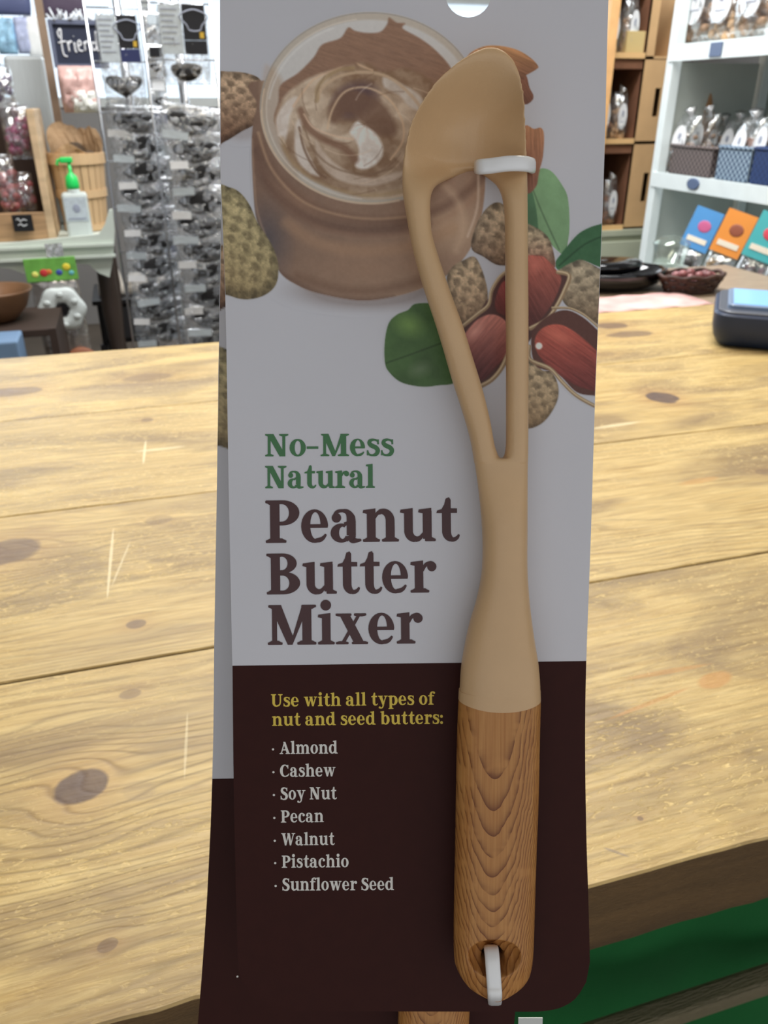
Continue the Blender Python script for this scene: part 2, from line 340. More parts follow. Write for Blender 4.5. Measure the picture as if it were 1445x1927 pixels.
def plate(name, outline, hole, h0, h1, f, mats, parent, seam=None):
    """thin plate with an optional hole, bridged by ear clipping"""
    from mathutils.geometry import tessellate_polygon
    loops = [outline] + ([hole] if hole else [])
    flat = [p for l in loops for p in l]
    tris = tessellate_polygon([[Vector((p[0], -p[1], 0)) for p in l] for l in loops])
    n = len(flat); v = [f(p[0], p[1], h1) for p in flat] + [f(p[0], p[1], h0) for p in flat]
    fs = []; fm = []
    for t in tris:
        a, b_, c = (Vector((flat[i][0], -flat[i][1])) for i in t)
        cr = (b_.x - a.x) * (c.y - a.y) - (b_.y - a.y) * (c.x - a.x)
        t = tuple(t) if cr > 0 else tuple(reversed(t))
        fs += [t, tuple(n + i for i in reversed(t))]; fm += [0, min(1, len(mats) - 1)]
    s = 0
    for l in loops:
        for i in range(len(l)):
            j = (i + 1) % len(l); fs.append((s + i, s + j, n + s + j, n + s + i)); fm.append(0)
        s += len(l)
    return mk(name, v, fs, None, parent, False, mats, fm)
# ------------------------------------------------------------------ lettering: hand drawn slab-serif glyphs, cap height = 1
class G:
    def __init__(s): s.p = []; s.k = 0
    def _a(s, L): s.k += 1; s.p += [(s.k, q) for q in L]; return s
    def r(s, x0, y0, x1, y1): return s._a([[(x0, y0), (x1, y0), (x1, y1), (x0, y1)]])
    def q(s, *pts): return s._a([list(pts)])
    def e(s, cx, cy, rx, ry, icx, icy, irx, iry, a0=0, a1=360, n=22):
        o = arcpts(cx, cy, rx, ry, a0, a1, n); i = arcpts(icx, icy, irx, iry, a0, a1, n)
        return s._a([[o[k], o[k + 1], i[k + 1], i[k]] for k in range(n)])
    def d(s, x, y, r, ry=None): return s._a([arcpts(x, y, r, ry or r, 0, 340, 17)])
    def s(s, pts, w):
        P = catmull(pts, 5); n = len(P); Wd = np.interp(np.linspace(0, 1, n), np.linspace(0, 1, len(w)), w)
        Lp = []; Rp = []
        for i in range(n):
            a = P[max(0, i - 1)]; b_ = P[min(n - 1, i + 1)]; dx, dy = b_[0] - a[0], b_[1] - a[1]; L = math.hypot(dx, dy) or 1
            nx, ny = -dy / L * Wd[i] / 2, dx / L * Wd[i] / 2
            Lp.append((P[i][0] + nx, P[i][1] + ny)); Rp.append((P[i][0] - nx, P[i][1] - ny))
        return s._a([[Rp[i], Rp[i + 1], Lp[i + 1], Lp[i]] for i in range(n - 1)])
def ser(g, x0, x1, y, up=True, t=.075, dr=.03):
    """slab serif from x0 to x1, rounded ends, bracket"""
    if up: g.q((x0, y + .012), (x0 + .02, y), (x1 - .02, y), (x1, y + .012), (x1, y + t * .75), (x1 - .05, y + t), (x1 - .10, y + t + dr), (x0 + .10, y + t + dr), (x0 + .05, y + t), (x0, y + t * .75))
    else: g.q((x0, y - .012), (x0, y - t * .75), (x0 + .05, y - t), (x0 + .10, y - t - dr), (x1 - .10, y - t - dr), (x1 - .05, y - t), (x1, y - t * .75), (x1, y - .012), (x1 - .02, y), (x0 + .02, y))
    return g
def flag(g, x, xs, y, t=.13): g.q((x, y - .085), (x + .015, y - .02), (x + .10, y - .01), (xs, y + .015), (xs, y - t), (x + .10, y - .11)); return g
X_ = .77
def glyphs():
    D = {}
    g = G(); ser(g, 0, .50, 0); g.r(.11, .02, .34, .98); ser(g, 0, .42, 1, False); g.e(.42, .705, .40, .295, .40, .705, .17, .205, -90, 90).r(.3, .91, .42, 1).r(.3, .41, .42, .5); D['P'] = (g, .86)
    g = G(); ser(g, 0, .42, 0); g.r(.11, .02, .34, .98); ser(g, 0, .42, 1, False); g.e(.40, .755, .36, .245, .39, .755, .14, .165, -90, 90).e(.42, .275, .42, .275, .40, .275, .17, .185, -90, 90).r(.3, .92, .41, 1).r(.3, .46, .43, .59).r(.3, 0, .43, .09); D['B'] = (g, .90)
    g = G(); g.r(.11, .03, .235, .97).r(.74, .03, .865, .97).q((.08, 1), (.62, 0), (.865, 0), (.865, .06), (.36, 1)); ser(g, 0, .36, 0); ser(g, 0, .36, 1, False); ser(g, .60, 1.0, 1, False); D['N'] = (g, 1.05)
    g = G(); g.r(.11, .03, .235, .97).r(.87, .03, 1.10, .97).q((.06, 1), (.50, 0), (.62, 0), (.66, .14), (.34, 1)).q((.56, 0), (.62, 0), (.98, .86), (1.02, 1), (.87, 1)); ser(g, 0, .37, 0); ser(g, .02, .34, 1, False); ser(g, .74, 1.22, 0); ser(g, .85, 1.22, 1, False); D['M'] = (g, 1.26)
    g = G(); g.e(.325, X_ / 2, .325, .395, .345, .40, .125, .315, 0, 285).e(.325, X_ / 2, .325, .395, .345, .40, .125, .315, 0, 10, 2).q((.2, .345), (.64, .345), (.65, .40), (.62, .43), (.2, .43)).s([(.36, .047), (.45, .06), (.53, .105), (.60, .19)], [.095, .11, .09, .045]); D['e'] = (g, .71)
    g = G(); g.e(.35, X_ / 2, .35, .395, .355, X_ / 2, .135, .315); D['o'] = (g, .74)
    g = G(); g.d(.145, .575, .115).s([(.09, .62), (.16, .715), (.30, .74), (.42, .70), (.49, .58), (.50, .45)], [.08, .08, .075, .13, .21, .22]).r(.39, .16, .61, .5).s([(.50, .16), (.53, .06), (.62, .035), (.74, .05)], [.22, .18, .10, .05]).e(.26, .215, .26, .225, .29, .22, .085, .145, 60, 330).s([(.34, .42), (.42, .45), (.5, .43)], [.09, .08, .1]).s([(.38, .05), (.45, .11), (.5, .19)], [.1, .07, .05]); D['a'] = (g, .78)
    g = G(); ser(g, 0, .41, 0); ser(g, .46, .87, 0); g.r(.10, .02, .31, .70); flag(g, 0, .31, X_); g.r(.555, .02, .77, .5).e(.50, .49, .27, .29, .44, .50, .115, .155, 0, 115, 12).s([(.29, .56), (.35, .66), (.42, .70)], [.05, .08, .12]); D['n'] = (g, .90)
    g = G(); g.r(.10, .22, .31, .72); flag(g, 0, .31, X_); g.e(.35, .25, .25, .265, .42, .26, .115, .145, 180, 270, 12).s([(.36, .05), (.44, .06), (.50, .10), (.57, .2)], [.13, .12, .09, .05]).r(.55, .06, .765, .72); flag(g, .44, .76, X_); ser(g, .60, .86, 0); D['u'] = (g, .88)
    g = G(); g.r(.135, .2, .35, .76).q((.11, .72), (.35, .72), (.35, .97), (.31, 1.03), (.23, 1.0), (.19, .86)).q((.0, .66), (.50, .66), (.50, .765), (.20, .775), (.02, .72)).e(.36, .235, .225, .25, .42, .235, .07, .155, 180, 265, 10).s([(.35, .033), (.43, .04), (.50, .08), (.545, .15)], [.1, .1, .08, .04]); D['t'] = (g, .56)
    g = G(); ser(g, 0, .47, 0); g.r(.11, .02, .325, .72); flag(g, 0, .325, X_); g.s([(.31, .53), (.38, .67), (.50, .71), (.56, .69)], [.05, .09, .12, .13]).d(.54, .635, .118); D['r'] = (g, .66)
    g = G(); ser(g, 0, .42, 0); g.r(.105, .02, .32, .72); flag(g, 0, .32, X_); g.d(.205, .985, .135); D['i'] = (g, .45)
    g = G(); g.q((.08, X_), (.34, X_), (.73, 0), (.47, 0)).q((.56, X_), (.65, X_), (.21, 0), (.11, 0)); ser(g, 0, .40, X_, False, .065, .01); ser(g, .46, .77, X_, False, .065, .01); ser(g, 0, .32, 0, True, .065, .01); ser(g, .40, .81, 0, True, .065, .01); D['x'] = (g, .82)
    g = G(); g.s([(.52, .55), (.46, .68), (.32, .73), (.17, .69), (.13, .58), (.22, .47), (.40, .38), (.49, .25), (.43, .09), (.27, .035), (.12, .07), (.06, .19)], [.06, .08, .09, .15, .18, .2, .2, .19, .17, .09, .09, .07]).r(.47, .52, .54, .74).r(.02, .03, .085, .26); D['s'] = (g, .61)
    g = G(); g.r(0, .33, .50, .44); D['-'] = (g, .60)
    g = G(); ser(g, 0, .42, 0); g.r(.105, .02, .32, 1.03); flag(g, 0, .32, 1.06, .12); D['l'] = (g, .45)
    g = G(); g.e(.31, .38, .31, .39, .35, .385, .125, .30, 40, 325).r(.49, .05, .70, 1.03); flag(g, .38, .70, 1.06, .12); g.s([(.44, .69), (.52, .69)], [.14, .16]).s([(.46, .06), (.52, .12)], [.12, .1]); ser(g, .55, .82, 0); D['d'] = (g, .84)
    g = G(); g.r(.10, .02, .31, 1.03); flag(g, 0, .31, 1.06, .12); g.e(.45, .38, .33, .39, .42, .385, .125, .30, -140, 135); D['b'] = (g, .82)
    g = G(); ser(g, 0, .41, 0); ser(g, .46, .87, 0); g.r(.10, .02, .31, 1.03); flag(g, 0, .31, 1.06, .12); g.r(.555, .02, .77, .5).e(.50, .49, .27, .29, .44, .50, .115, .155, 0, 115, 12).s([(.29, .56), (.35, .66), (.42, .70)], [.05, .08, .12]); D['h'] = (g, .90)
    g = G(); ser(g, 0, .41, 0); ser(g, .44, .80, 0); ser(g, .88, 1.29, 0); g.r(.10, .02, .31, .70); flag(g, 0, .31, X_)
    for o in (0, .44): g.r(.535 + o, .02, .75 + o, .5).e(.48 + o, .49, .27, .29, .43 + o, .50, .105, .155, 0, 115, 12).s([(.29 + o, .56), (.35 + o, .66), (.42 + o, .70)], [.05, .08, .12])
    D['m'] = (g, 1.32)
    g = G(); ser(g, 0, .45, 0); g.r(.11, .02, .32, .80).r(0, .67, .50, .765).s([(.215, .78), (.26, .94), (.38, 1.02), (.52, 1.0)], [.21, .17, .09, .08]).d(.50, .95, .085); D['f'] = (g, .54)
    g = G(); g.q((.06, X_), (.30, X_), (.46, .14), (.42, 0), (.30, 0)).q((.34, 0), (.43, 0), (.63, .70), (.55, X_)).q((.48, X_), (.70, X_), (.84, .14), (.80, 0), (.69, 0)).q((.73, 0), (.82, 0), (1.03, .70), (.96, X_)); ser(g, 0, .37, X_, False, .07, .01); ser(g, .45, .74, X_, False, .07, .01); ser(g, .85, 1.13, X_, False, .07, .01); D['w'] = (g, 1.15)
    g = G(); g.q((.06, X_), (.32, X_), (.53, .10), (.40, .0), (.37, .0)).q((.36, -.06), (.45, -.04), (.72, X_), (.62, X_)); ser(g, 0, .40, X_, False, .07, .01); ser(g, .50, .82, X_, False, .07, .01); g.s([(.44, .02), (.36, -.16), (.24, -.22), (.12, -.20)], [.12, .1, .09, .09]).d(.13, -.165, .085); D['y'] = (g, .82)
    g = G(); ser(g, 0, .44, -.30); g.r(.105, -.28, .315, .70); flag(g, 0, .315, X_); g.e(.45, .38, .34, .39, .42, .385, .13, .30, -140, 135); D['p'] = (g, .83)
    g = G(); g.e(.33, X_ / 2, .33, .395, .36, .385, .14, .315, 50, 285).d(.50, .60, .11).s([(.38, .045), (.46, .06), (.54, .105), (.60, .19)], [.09, .11, .09, .045]); D['c'] = (g, .66)
    g = G(); g.e(.44, .50, .44, .51, .48, .50, .22, .42, 42, 290).r(.70, .68, .78, .98).s([(.54, .055), (.65, .075), (.76, .15), (.82, .26)], [.09, .11, .1, .06]); D['C'] = (g, .90)
    g = G(); g.s([(.62, .74), (.55, .90), (.38, .965), (.20, .90), (.14, .75), (.24, .60), (.46, .47), (.58, .31), (.52, .11), (.33, .03), (.13, .09), (.06, .26)], [.07, .09, .10, .18, .22, .24, .25, .24, .2, .10, .10, .08]).r(.57, .70, .645, .98).r(.02, .02, .09, .32); D['S'] = (g, .73)
    g = G(); g.q((.35, 1), (.54, 1), (.93, 0), (.68, 0), (.40, .80)).q((.10, 0), (.20, 0), (.48, .84), (.41, .96)).r(.24, .29, .68, .39); ser(g, 0, .34, 0); ser(g, .56, .98, 0); D['A'] = (g, 1.0)
    g = G(); g.r(.11, .32, .34, .98); ser(g, 0, .44, 1, False); g.e(.45, .33, .34, .34, .47, .34, .14, .24, 180, 310, 14).s([(.63, .09), (.74, .20), (.79, .40)], [.13, .11, .11]).r(.735, .38, .845, .98); ser(g, .60, .98, 1, False); D['U'] = (g, 1.0)
    g = G(); g.q((.08, 1), (.34, 1), (.50, .2), (.46, 0), (.34, 0)).q((.38, 0), (.47, 0), (.72, .92), (.64, 1)).q((.56, 1), (.80, 1), (.95, .2), (.91, 0), (.79, 0)).q((.83, 0), (.92, 0), (1.20, .94), (1.12, 1)); ser(g, 0, .42, 1, False, .07, .01); ser(g, .98, 1.32, 1, False, .07, .01); D['W'] = (g, 1.30)
    g = G(); g.d(.12, .10, .12).d(.12, .60, .12); D[':'] = (g, .3)
    g = G(); g.d(.07, .40, .095); D['*'] = (g, .34)
    D[' '] = (G(), .32)
    return D
GL = glyphs()
def letter_line(mb, text, x0, y0, x1, y1, cap, f, h, gap=0.0):
    """baseline runs from photo px (x0,y0) to (x1,y1); cap height in px"""
    adv = sum(GL[c][1] + gap for c in text) - gap - 0.04; L = math.hypot(x1 - x0, y1 - y0); s = L / adv
    ux, uy = (x1 - x0) / L, (y1 - y0) / L; vx, vy = uy, -ux
    pen = 0
    for c in text:
        g, a = GL[c]
        for kk, poly in g.p:
            mb.add([f(x0 + ux * (pen + px) * s + vx * py * cap, y0 + uy * (pen + px) * s + vy * py * cap, h + kk * 3e-6) for px, py in poly], [tuple(range(len(poly)))])
        pen += a + gap
m_green = mat('green_ink', (66, 118, 72), 0.45); m_maroon = mat('maroon_ink', (70, 36, 35), 0.4); m_yel = mat('yellow_ink', (226, 196, 72), 0.5); m_wht = mat('white_ink', (228, 224, 214), 0.5)
def lettering(f, par):
    h = 0.00016
    a = MB(); letter_line(a, 'No-Mess', 499, 859, 741, 858, 42, f, h); letter_line(a, 'Natural', 499, 919, 705, 918, 42, f, h); a.build('green_lettering', m_green, par)
    a = MB(); letter_line(a, 'Peanut', 500, 1022, 862, 1018, 80, f, h); letter_line(a, 'Butter', 502, 1119, 819, 1115, 77, f, h); letter_line(a, 'Mixer', 504, 1214, 793, 1211, 75, f, h); a.build('title_lettering', m_maroon, par)
    a = MB(); letter_line(a, 'Use with all types of', 510, 1330, 817, 1326, 23.5, f, h, .03); letter_line(a, 'nut and seed butters:', 512, 1366, 834, 1362, 23.5, f, h, .03); a.build('yellow_lettering', m_yel, par)
    for t, x1, y in (('Almond', 635, 1419), ('Cashew', 631, 1462), ('Soy Nut', 633, 1505), ('Pecan', 609, 1548), ('Walnut', 629, 1591), ('Pistachio', 656, 1633), ('Sunflower Seed', 741, 1676)):
        k = (y - 1419) / 257; a = MB(); letter_line(a, t, 526 + 5 * k, y, x1, y - 1, 23, f, h, .03)
        letter_line(a, '*', 512 + 5 * k, y, 519 + 5 * k, y, 22, f, h); a.build('list_line', m_wht, par)
# ------------------------------------------------------------------ the printed picture, painted into a colour attribute on a fine grid
def vnoise(x, y, seed):
    xi = np.floor(x).astype(int); yi = np.floor(y).astype(int); fx = x - xi; fy = y - yi; fx = fx * fx * (3 - 2 * fx); fy = fy * fy * (3 - 2 * fy)
    def hsh(a, b_): q = np.sin(a * 127.1 + b_ * 311.7 + seed * 74.7) * 43758.5453; return q - np.floor(q)
    return (hsh(xi, yi) * (1 - fx) + hsh(xi + 1, yi) * fx) * (1 - fy) + (hsh(xi, yi + 1) * (1 - fx) + hsh(xi + 1, yi + 1) * fx) * fy
def fbm(x, y, seed, o=3): return sum(vnoise(x * 2 ** k, y * 2 ** k, seed + k) / 2 ** k for k in range(o)) / (2 - 2 ** (1 - o))
class Paint:
    def __init__(s, X, Y):
        s.X, s.Y = X, Y; s.C = np.zeros(X.shape + (3,)); s.C[:] = (150, 150, 153); s.A = np.zeros(X.shape)
    def poly(s, pts, soft=1.5, smooth=True, closed=True, width=None):
        P = np.array(catmull(pts, 5, closed) if smooth else pts, float)
        pad = (width or 0) + soft * 2 + 2; x0, y0 = P.min(0) - pad; x1, y1 = P.max(0) + pad
        bb = np.where((s.X >= x0) & (s.X <= x1) & (s.Y >= y0) & (s.Y <= y1)); x = s.X[bb]; y = s.Y[bb]
        m = np.zeros(s.X.shape)
        if len(x) == 0: return m
        d = np.full(x.shape, 1e9); ins = np.zeros(x.shape, bool); n = len(P)
        for i in range(n if closed else n - 1):
            a = P[i]; b_ = P[(i + 1) % n]; ab = b_ - a; L = ab @ ab + 1e-9
            t = np.clip(((x - a[0]) * ab[0] + (y - a[1]) * ab[1]) / L, 0, 1)
            d = np.minimum(d, np.hypot(x - a[0] - t * ab[0], y - a[1] - t * ab[1]))
            if closed:
                c = ((a[1] > y) != (b_[1] > y)); xx = a[0] + (y - a[1]) * ab[0] / (ab[1] if abs(ab[1]) > 1e-9 else 1e-9); ins ^= c & (x < xx)
        sd = np.where(ins, d, -d) if closed else (width or 2) / 2 - d
        if closed and width: sd = width / 2 - d
        m[bb] = np.clip(sd / (2 * soft) + 0.5, 0, 1); return m
    def put(s, m, c, cover=True):
        c = np.array(c, float); m3 = m[..., None]; s.C = s.C * (1 - m3) + c * m3
        if cover: s.A = np.maximum(s.A, m)
    def shade(s, m, k): s.put(m, 0, False) if k == 0 else setattr(s, 'C', s.C * (1 + (k - 1) * m[..., None]))
def paint_picture(X, Y):
    p = Paint(X, Y); R = np.hypot
    n1 = fbm(X / 14, Y / 14, 1); n2 = fbm(X / 5, Y / 5, 2); n3 = fbm(X / 40, Y / 40, 3)
    def blob(cx, cy, rx, ry, rot=0, soft=.35):
        a = math.radians(rot); u = (X - cx) * math.cos(a) + (Y - cy) * math.sin(a); v = -(X - cx) * math.sin(a) + (Y - cy) * math.cos(a)
        return np.clip((1 - R(u / rx, v / ry)) / soft, 0, 1)
    def husk(pts, c, dark, rot, sc=15, sh=(0, 1)):
        m = p.poly(pts, 1.6); P = np.array(pts); cx, cy = P.mean(0); ex = np.ptp(P[:, 0]) / 2; ey = np.ptp(P[:, 1]) / 2
        a = math.radians(rot); u = (X - cx) * math.cos(a) + (Y - cy) * math.sin(a) + 7 * n1; v = -(X - cx) * math.sin(a) + (Y - cy) * math.cos(a) + 7 * n2
        net = np.clip(np.sin(u / sc * 2.3 + np.sin(v / sc * 1.2) + 1.5 * n3) * np.sin(v / sc * 3.1 + 1.4 * n1) * 1.5, -0.3, 1)
        g = np.clip(((X - cx) / ex * sh[0] + (Y - cy) / ey * sh[1]) * .5 + .5, 0, 1)
        col = np.array(c, float) * (1 + .16 * (n2[..., None] - .5) * 2) * (1 - .27 * np.clip(net, 0, 1)[..., None] + .08 * np.clip(-net, 0, 1)[..., None] * 3)
        col = col * (1 - g[..., None] ** 1.6) + np.array(dark, float) * (.8 + .4 * n2[..., None]) * g[..., None] ** 1.6
        e = p.poly([(cx + (x - cx) * .84, cy + (y - cy) * .84) for x, y in pts], 7); col = col * (.72 + .28 * e[..., None])
        p.C = p.C * (1 - m[..., None]) + col * m[..., None]; p.A = np.maximum(p.A, m); return m
    def leaf(pts, c, mid=None, hi=None):
        m = p.poly(pts, 1.4); col = np.array(c, float) * (.86 + .28 * n3[..., None]) * np.ones(X.shape + (1,))
        if hi:
            hb = blob(*hi[0]); col = col * (1 - hb[..., None]) + np.array(hi[1], float) * hb[..., None]
        p.C = p.C * (1 - m[..., None]) + col * m[..., None]; p.A = np.maximum(p.A, m)
        if mid: q = p.poly(mid, 1.6, closed=False, width=2.5) * m; p.shade(q, .72)
    # soft shadows printed under the jar and the nuts
    for (cx, cy, rx, ry, k) in ((690, 545, 190, 52, .8), (455, 235, 55, 42, .6), (850, 700, 60, 40, .12)):
        b_ = blob(cx, cy, rx, ry, 0, .45) * k; p.put(b_, (112, 98, 92))
    husk([(406, 140), (430, 134), (468, 138), (492, 152), (500, 190), (488, 228), (455, 248), (425, 266), (404, 270), (396, 200)], (158, 132, 104), (88, 62, 46), 5, 13)
    # glass jar
    body = [(500, 150), (484, 200), (473, 258), (478, 389), (492, 440), (524, 510), (560, 538), (600, 553), (671, 566), (727, 562), (790, 545), (850, 512), (890, 460), (908, 400), (914, 330), (912, 240), (895, 190)]
    mb = p.poly(body, 2.0); gy = np.clip((Y - 380) / 190, 0, 1); gx = np.clip((X - 470) / 450, 0, 1)
    bc = np.stack([100 + 30 * gx + 8 * gy + 8 * n1, 78 + 26 * gx + 8 * gy + 6 * n1, 64 + 20 * gx + 6 * gy + 5 * n1], -1)
    p.C = p.C * (1 - mb[..., None]) + bc * mb[..., None]; p.A = np.maximum(p.A, mb)
    p.put(blob(505, 448, 52, 92, -12, .95) * mb * .9, (72, 66, 68)); p.put(blob(840, 430, 90, 60, 0, .9) * mb * .8, (158, 130, 102))
    p.put(blob(690, 505, 190, 60, 0, 1) * mb * .3, (140, 104, 78)); p.put(blob(560, 380, 80, 26, 35, 1) * mb * .4, (150, 112, 84))
    for pts, c, w, k in (([(482, 262), (520, 330), (590, 388), (671, 412), (760, 412), (830, 392), (890, 350), (930, 300)], (96, 70, 56), 16, .6), ([(480, 300), (530, 372), (600, 425), (690, 442), (770, 436), (850, 405), (930, 340)], (140, 106, 82), 10, .4), ([(524, 512), (600, 552), (671, 564), (740, 560)], (80, 58, 48), 4, .7)):
        p.put(p.poly(pts, 6, closed=False, width=w) * k * mb, c)
    for pts, c, w, k in (([(486, 250), (510, 316), (560, 372), (620, 400), (700, 412), (790, 405)], (158, 128, 98), 5, .55), ([(478, 285), (508, 350), (570, 404), (640, 428), (720, 432), (800, 420)], (80, 58, 48), 20, .55), ([(540, 420), (600, 458), (680, 472), (780, 462), (850, 430)], (146, 112, 84), 22, .45), ([(560, 520), (640, 545), (720, 545), (800, 525)], (96, 70, 54), 16, .5), ([(836, 350), (862, 380), (872, 430), (858, 470)], (172, 146, 118), 10, .5), ([(900, 330), (898, 390), (880, 445)], (186, 168, 146), 4, .6), ([(474, 262), (482, 385), (498, 440)], (150, 122, 98), 3, .5)):
        p.put(p.poly(pts, 7 if w > 6 else 2.5, closed=False, width=w) * k * mb, c)
    ell = lambda cx, cy, rx, ry, a0=0, a1=350, n=28: arcpts(cx, cy, rx, ry, a0, a1, n)
    rim = p.poly(ell(697, 203, 208, 181), 1.8); p.put(rim, (146, 137, 124))
    p.put(p.poly(ell(697, 205, 196, 168), 2.5), (156, 153, 148))
    p.put(p.poly([(497, 120), (492, 200), (520, 280), (560, 330), (530, 200), (530, 150)], 6) * .6, (140, 118, 96))
    # dark back wall of peanut butter in the jar
    back = [(524, 190), (528, 160), (560, 138), (590, 108), (606, 84), (640, 72), (655, 52), (668, 58), (690, 62), (715, 60), (728, 46), (732, 33), (746, 42), (762, 44), (758, 54), (790, 72), (820, 95), (850, 130), (880, 190), (860, 300), (600, 320), (520, 240)]
    m = p.poly(back, 2.2); st = fbm(X / 30 + Y / 30, Y / 4 - X / 12, 9); col = np.stack([106 + 18 * st, 80 + 14 * st, 64 + 10 * st], -1); p.C = p.C * (1 - m[..., None]) + col * m[..., None]
    # whirled surface
    sx, sy = 688, 232; u = (X - sx) / 172; v = (Y - sy) / 142; rr = R(u, v); th = np.arctan2(v, u)
    m = p.poly([(519, 240), (530, 190), (560, 160), (600, 140), (660, 122), (690, 118), (720, 135), (770, 130), (830, 165), (866, 215), (870, 280), (840, 335), (770, 365), (690, 373), (610, 350), (550, 310)], 4)
    ph = th * 1.0 - 3.6 * np.sqrt(rr + .02) + .8 * n3
    band = .5 + .5 * np.sin(2 * ph); fine = .5 + .5 * np.sin(ph * 9 + rr * 34 + n1 * 5); tt = np.clip(.74 * band + .26 * fine, 0, 1)
    c0 = np.array((108, 82, 60.)); c1 = np.array((168, 150, 128.)); col = c0 + (c1 - c0) * tt[..., None]
    p.C = p.C * (1 - m[..., None]) + col * m[..., None]
    pm = m
    def gloss(pts, c=(176, 167, 158), k=.85, soft=3): p.put(p.poly(pts, soft) * k * pm * (.8 + .2 * fine), c, False)
    def stroke(pts, c, w, k=.8, soft=2): p.put(p.poly(pts, soft, closed=False, width=w) * k * pm, c, False)
    p.put(blob(668, 188, 55, 40, -25, .5) * pm, (78, 60, 62), False)
    p.put(p.poly([(619, 225), (622, 195), (650, 170), (680, 172), (722, 195), (745, 235), (740, 255), (700, 250), (672, 222), (650, 215), (632, 232)], 6) * .85 * pm, (98, 72, 56), False)
    gloss([(540, 190), (560, 183), (547, 215), (536, 268), (522, 262), (519, 225)])
    gloss([(556, 235), (568, 225), (568, 262), (590, 310), (600, 332), (575, 320), (556, 290)])
    gloss([(672, 228), (684, 236), (706, 250), (720, 275), (716, 300), (690, 318), (668, 312), (676, 285), (668, 262), (658, 248)], (182, 176, 168), .95)
    gloss([(722, 145), (750, 155), (790, 180), (806, 215), (770, 200), (752, 180), (724, 165)], (168, 160, 150), .8)
    gloss([(595, 262), (612, 290), (650, 320), (700, 335), (760, 322), (740, 340), (690, 350), (630, 335), (598, 300)], (168, 152, 136), .8)
    stroke([(616, 242), (626, 205), (650, 172), (690, 165), (730, 185), (756, 225), (758, 265), (735, 300)], (172, 146, 116), 4)
    stroke([(566, 208), (580, 240), (610, 262), (650, 280), (668, 300)], (104, 74, 56), 14, .8, 4)
    stroke([(572, 215), (590, 240), (630, 256), (664, 262)], (176, 148, 122), 3)
    stroke([(563, 240), (572, 280), (592, 318), (612, 334)], (96, 70, 52), 4)
    stroke([(572, 238), (590, 282), (630, 316), (690, 328), (742, 315)], (104, 80, 60), 4, .6)
    stroke([(600, 185), (606, 165), (640, 143), (690, 136), (740, 150), (790, 200), (800, 240)], (158, 134, 106), 6, .8)
    stroke([(596, 190), (600, 160), (632, 133), (664, 128)], (130, 106, 72), 8, .6)
    stroke([(552, 200), (590, 150), (640, 126), (665, 112), (676, 122), (700, 132)], (172, 142, 112), 4, .7)
    stroke([(530, 262), (545, 300), (590, 340), (650, 362), (700, 368), (770, 358)], (140, 116, 84), 9, .7, 4)
    for k in range(26):
        a0 = random.uniform(0, 6.28); q = random.uniform(.25, .95); ln = random.uniform(.4, 1.1)
        stroke([(sx + 172 * (q + .05 * j) * math.cos(a0 + ln * j / 4), sy + 142 * (q + .05 * j) * math.sin(a0 + ln * j / 4)) for j in range(5)], random.choice([(178, 156, 132), (98, 72, 54), (186, 172, 156)]), 2.2, .38, 1.8)
    stroke([(560, 330), (600, 350), (671, 373), (740, 372), (800, 350)], (176, 152, 122), 4, .8)
    p.put(p.poly(ell(697, 205, 205, 178, 75, 192, 20), 1.6, closed=False, width=4) * .8, (168, 146, 120)); p.put(p.poly(ell(697, 205, 207, 181, 180, 330, 20), 1.4, closed=False, width=2.5) * .8, (122, 116, 108))
    p.put(p.poly(ell(697, 205, 196, 170, 95, 262, 20), 1.6, closed=False, width=2.5) * .6, (172, 164, 152)); p.put(p.poly(ell(690, 215, 186, 172, 190, 250, 16), 2, closed=False, width=3) * .6, (172, 170, 164))
    husk([(406, 354), (432, 352), (452, 362), (470, 385), (486, 420), (512, 462), (524, 500), (520, 535), (498, 556), (465, 564), (435, 558), (408, 540), (404, 450)], (150, 138, 98), (112, 92, 60), 60, 15, (-.2, .6))
    # almonds
    def nut(pts, c, d, rot, hi=None):
        m = p.poly(pts, 1.5); P = np.array(pts); cy = P[:, 1].mean(); ey = np.ptp(P[:, 1]) / 2
        g = np.clip((Y - cy) / ey * .5 + .5, 0, 1)[..., None]; a = math.radians(rot); st = fbm((X * math.cos(a) + Y * math.sin(a)) / 34, (-X * math.sin(a) + Y * math.cos(a)) / 3.2, 21)[..., None]
        col = (np.array(c, float) * (1 - g) + np.array(d, float) * g) * (.84 + .32 * st)
        if hi: hb = blob(*hi[0])[..., None]; col = col * (1 - hb) + np.array(hi[1], float) * hb
        p.C = p.C * (1 - m[..., None]) + col * m[..., None]; p.A = np.maximum(p.A, m)
    nut([(989, 140), (997, 165), (1004, 179), (1002, 189), (990, 197), (975, 190), (970, 150)], (112, 72, 54), (92, 60, 46), 60)
    nut([(880, 104), (906, 88), (934, 85), (970, 92), (997, 107), (1013, 124), (1008, 132), (989, 143), (980, 152), (930, 150), (880, 130)], (160, 112, 70), (100, 66, 50), 25)
    leaf([(985, 300), (1005, 322), (1020, 316), (1039, 323), (1058, 348), (1069, 373), (1072, 420), (1069, 455), (1060, 480), (1023, 450), (985, 440)], (98, 130, 90), [(1000, 350), (1020, 400), (1052, 470)])
    leaf([(994, 350), (1004, 370), (1012, 420), (1010, 450), (990, 440)], (64, 96, 66))
    nut([(985, 241), (1005, 242), (1018, 240), (1024, 254), (1022, 295), (1014, 326), (1009, 350), (992, 364), (980, 330)], (144, 98, 66), (112, 72, 56), 88)
    leaf([(1145, 416), (1130, 421), (1108, 428), (1085, 442), (1060, 472), (1044, 495), (1056, 510), (1093, 492), (1126, 502), (1145, 505)], (50, 88, 56), [(1146, 440), (1100, 460), (1052, 500)])
